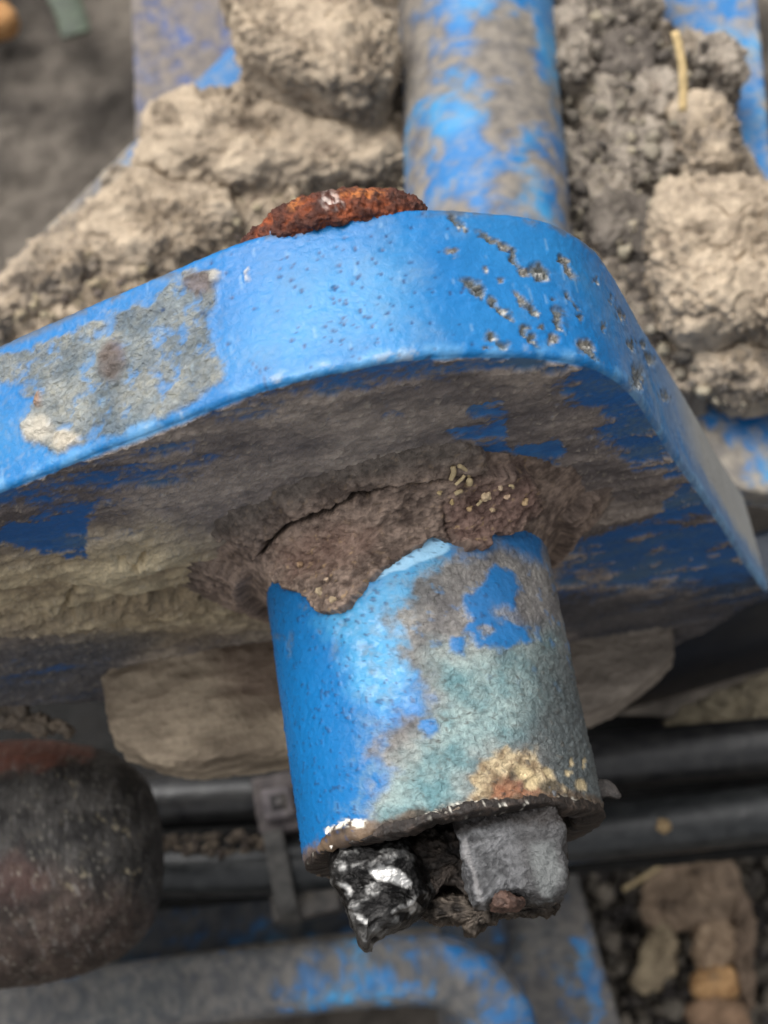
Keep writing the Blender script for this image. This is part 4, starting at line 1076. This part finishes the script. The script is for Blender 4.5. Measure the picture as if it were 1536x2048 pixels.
g1, g2, g3, g4 = at([(-140, 1380), (1600, 1450), (1600, 1690), (-140, 1852)], 2, -176)
o = quadplate('shade_sheet', (g1, g2, g3, g4), 8, 160, 60, M_MUD, smooth_dark(S(14,14,13), S(26,25,24), 330, 0.9, 0.6, 0.05))  # dark sheet added in place of the shade under the hoses
tag(o, 'added black shade tray the two hoses run over', 'sheet')
# clamp that holds the hoses
def worn(c0, c1, seed, rough=0.5): return smooth_dark(c0, c1, seed, rough, 0.2, 0.5)
cl = empty('hose_clamp', at([(560, 1700)], 2, ZH - 8)[0], 'dull metal clamp with a square bolt head holding the two black hoses', 'clamp')
Xc = np.array([1, 0.02, 0.0]); Yc = np.array([-0.02, 1, 0.0]); Zc = np.array([0, 0, 1.0])
cc = at([(555, 1605)], 2, ZH + 10)[0]
rbox('clamp_plate', cc + np.array([2, 0, -3.5]), Xc, Yc, Zc, (8.0, 7.6, 4.0), 1.2, M_MUD, worn(S(62,56,56), S(96,88,86), 190), cl, step=0.6)
bc = at([(556, 1606)], 2, ZH + 12)[0]
rbox('bolt_head', bc + np.array([0, 0, -0.2]), Xc, Yc, Zc, (4.0, 4.0, 1.4), 0.8, M_MUD, worn(S(78,72,74), S(118,110,110), 192), cl, step=0.4)
rbox('bolt_recess', bc + np.array([0.4, 0, 1.0]), Xc, Yc, Zc, (2.1, 2.0, .55), 0.3, M_RUBBER, worn(S(30,28,28), S(46,42,42), 193), cl, step=0.3)
rbox('bolt_tip', bc + np.array([0.6, -0.2, 1.9]), Xc, Yc, Zc, (0.9, 0.8, .6), 0.3, M_MUD, worn(S(84,80,82), S(110,106,108), 194), cl, step=0.3)
sp_ = at([(540, 1640), (560, 1725), (572, 1812)], 2, ZH + 8)
tube('clamp_strap', [sp_[0] + np.array([0, 0, -1]), sp_[0] + np.array([0.3, -3, 1.2]), sp_[1] + np.array([0, 0, 3.2]), sp_[2] + np.array([0, 1, 0]), sp_[2] + np.array([0, -3.0, -8])], 3.4, M_MUD, worn(S(54,53,51), S(88,85,81), 196), cl, nu=140, nv=40, squash=(0.8, 0.3, 5))
rbox('clamp_foot', at([(610, 1790)], 2, ZH - 2)[0], Xc, Yc, Zc, (9.0, 6.0, 3.5), 1.2, M_MUD, worn(S(62,60,58), S(92,87,82), 198), cl, step=0.6)

# bar under the frame plate on the far side, deep shade painted in
nb = at([(1120, 1462), (1700, 1292)], 2, -190)
tt = nb[1] - nb[0]; tt /= np.linalg.norm(tt); tp = np.cross([0, 0, 1.0], tt)
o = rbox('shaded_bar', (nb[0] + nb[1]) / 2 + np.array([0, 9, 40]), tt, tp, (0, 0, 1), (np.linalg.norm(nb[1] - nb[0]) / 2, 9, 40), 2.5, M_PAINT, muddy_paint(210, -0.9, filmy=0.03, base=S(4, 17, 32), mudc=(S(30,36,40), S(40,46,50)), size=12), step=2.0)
tag(o, 'bar with deep shade painted into its navy colour under the corner of the lug', 'bar')

o = slab('mud_ledge', [(1330,1452),(1400,1400),(1480,1368),(1560,1340),(1640,1340),(1640,1440),(1500,1446)], 2, -168, 5, M_SOIL, clod_paint(S(132,122,104), S(166,154,130), 215, 5, .5, .6), None, nth=140, nph=50)
tag(o, 'flat ledge of dried tan mud between the dark bar and the upper hose', 'dried mud')
# muddy beam, bent strap and flange at the bottom
b1 = at([(-220, 2010), (1010, 1842)], 2, -178)
t1 = b1[1] - b1[0]; L1_ = np.linalg.norm(t1); t1 /= L1_; n1_ = np.cross([0, 0, 1.0], t1)
beam = rbox('lower_beam', (b1[0] + b1[1]) / 2 + n1_ * 7 + np.array([0, 0, -12]), t1, n1_, (0, 0, 1), (L1_ / 2, 17, 12), 4.0, M_PAINT,
            muddy_paint(220, 0.45, mudc=(S(44,42,40), S(72,69,65)), size=12, stretch=(2.5, 1, 1), extra=[([(610,1870),(720,1860),(730,1900),(620,1905)], 14, -.9)]), step=1.3)
tag(beam, 'mud grey steel beam lying below the two hoses', 'beam')
rid = at([(150, 1948), (500, 1898), (720, 1872), (880, 1862)], 2, -176)
tube('ridge', rid, 1.2, M_MUD, smooth_dark(S(86,82,78), S(120,114,106), 225, .8, .4, .3), beam, nu=160, nv=14)
bs_ = at([(-200, 2052), (150, 2010), (450, 1975), (700, 1950), (850, 1940), (930, 1962), (985, 2015), (1012, 2090), (1020, 2200)], 2, -150)
o = tube('bent_strap', bs_, 9.0, M_PAINT, muddy_paint(230, 0.32, mudc=(S(82,80,77), S(114,109,102)), size=10, extra=[([(-60,1950),(560,1900),(560,2060),(-60,2100)], 60, .8), ([(560,1960),(760,1930),(860,1990),(760,2010),(570,2020)], 16, -.6), ([(860,1880),(960,1920),(1060,2000),(1070,2100),(980,2100),(960,1990)], 20, -.55), ([(840,1960),(960,1960),(960,2040),(880,2040)], 14, .35)]), nu=420, nv=70, squash=(1.0, .85, 3.2))
tag(o, 'curved blue strap with mud on it bending down in front of the beam', 'strap')
f1, f2, f3, f4 = at([(850, 1760), (1128, 1690), (1262, 2160), (905, 2180)], 2, -196)
o = quadplate('flange', (f1, f2, f3, f4), 10, 120, 140, M_PAINT, muddy_paint(240, 0.6, mudc=(S(88,84,80), S(116,110,102)), size=12, extra=[([(1135,1880),(1170,1870),(1200,1930),(1215,2060),(1180,2060),(1170,1980)], 14, -1.0)]))
tag(o, 'flat mud grey flange with blue paint left along its outer edge', 'flange')

# ================================================================== THE GROUND
ZG = -285.0
def ground():
    def ax(c, half, far, n1, n2):
        a = np.linspace(-half, half, n1)
        b = half + (far - half) * (np.linspace(0, 1, n2 + 1)[1:] ** 2.5)
        return c + np.concatenate([-b[::-1], a, b])
    X = ax(20, 300, 4000, 360, 30); Y = ax(120, 360, 4000, 420, 30)
    V = np.zeros((len(X), len(Y), 3)); V[..., 0] = X[:, None]; V[..., 1] = Y[None]
    near = np.exp(-((V[..., 0] - 20) ** 2 + (V[..., 1] - 120) ** 2) / (2 * 500 ** 2))
    V[..., 2] = ZG + (10 * fbm(V, 70, 4, 0.5, 260) + 5 * fbm(V, 18, 4, 0.6, 261) + 2.2 * fbm(V, 6, 3, 0.6, 262) * sst(160, 60, V[..., 1])) * near
    col = mix(np.zeros(V.shape) + S(52, 48, 44), S(98, 91, 83), sst(-0.5, 0.6, fbm(V, 36, 5, 0.55, 263)))
    o = link_mesh('ground', V, gquads(len(X), len(Y)), M_SOIL, col, fin(V.shape[:2], 0.9, 1, 1))
    kind(o, 'structure')
ground()
rock_field('ground_crumbs', 2600, scatter_px([(1090,1700),(1560,1600),(1600,2100),(1180,2100)], ZG + 4, 12), rad_s(0.6, 3.6), [S(70,65,60), S(92,86,78), S(56,52,50), S(110,102,92)], 21)
STONES = [
 ([(1292,1790),(1330,1740),(1400,1712),(1445,1722),(1470,1790),(1440,1840),(1370,1850),(1305,1850)], 9, S(98,84,72), S(146,126,106), 'largest brown stone, at the top of the stones beside the flange'),
 ([(1270,1960),(1290,1890),(1325,1842),(1345,1870),(1342,1930),(1310,1972)], 9, S(118,104,86), S(160,144,118), 'pale yellowish upright stone below the brown one'),
 ([(1388,1960),(1420,1932),(1465,1945),(1470,1985),(1430,2008),(1395,1995)], 8, S(156,118,80), S(190,152,108), 'small orange stone near the lower edge of the soil'),
 ([(1390,1860),(1440,1840),(1470,1880),(1460,1925),(1400,1930)], 8, S(134,112,92), S(162,140,116), 'grey brown stone between the brown and the orange one'),
 ([(1380,2020),(1450,2005),(1490,2040),(1480,2120),(1390,2120)], 9, S(108,88,70), S(140,114,92), 'reddish brown stone lying below the orange one'),
 ([(1470,1800),(1500,1840),(1505,1960),(1490,2010),(1465,1930)], 8, S(96,82,70), S(128,110,94), 'long dark brown stone standing at the outer side of the stones'),
]
for i, (px, H, c0, c1, lab) in enumerate(STONES):
    pc = np.array(px, float); pc = pc.mean(0) + (pc - pc.mean(0)) * 1.14
    o = slab('stone', pc, 2, ZG + 14, H, M_SOIL, clod_paint(c0, c1, 500 + 5 * i, H, .7, .8), None, nth=120, nph=60)
    tag(o, lab, 'stone', 'stones in the soil beside the flange')
s0, s1 = at([(1246, 1780)], 2, ZG + 26)[0], at([(1334, 1724)], 2, ZG + 26)[0]
tag(straw('straw', s0, s1, 0.7, S(190, 168, 128), None, 0.6), 'thin dry straw stalk lying over the dark soil beside the hose', 'straw', 'loose straw stalks')
o = slab('stone', [(-40,10),(10,15),(36,38),(20,66),(-40,72)], 2, ZG + 16, 7, M_SOIL, clod_paint(S(150,108,68), S(176,134,90), 560, 7, .5, .5), None, nth=80, nph=40)
tag(o, 'blurred orange stone on the far dark soil', 'stone')
gb = at([(118, -20), (140, 25), (152, 70)], 2, ZG + 20)
def green(V, N): return fbm(V, 3, 3, .5, 570) * .2, mix(np.zeros(V.shape[:-1] + (3,)) + S(50,58,46), S(66,76,60), sst(-.4, .4, fbm(V, 5, 3, .5, 571))), fin(V.shape[:-1], .5, .3, .5)
tag(tube('grass_blade', gb, 6.5, M_STRAW, green, nu=40, nv=16, squash=(1, .15, 2.2)), 'single green grass blade on the far dark soil', 'grass blade')
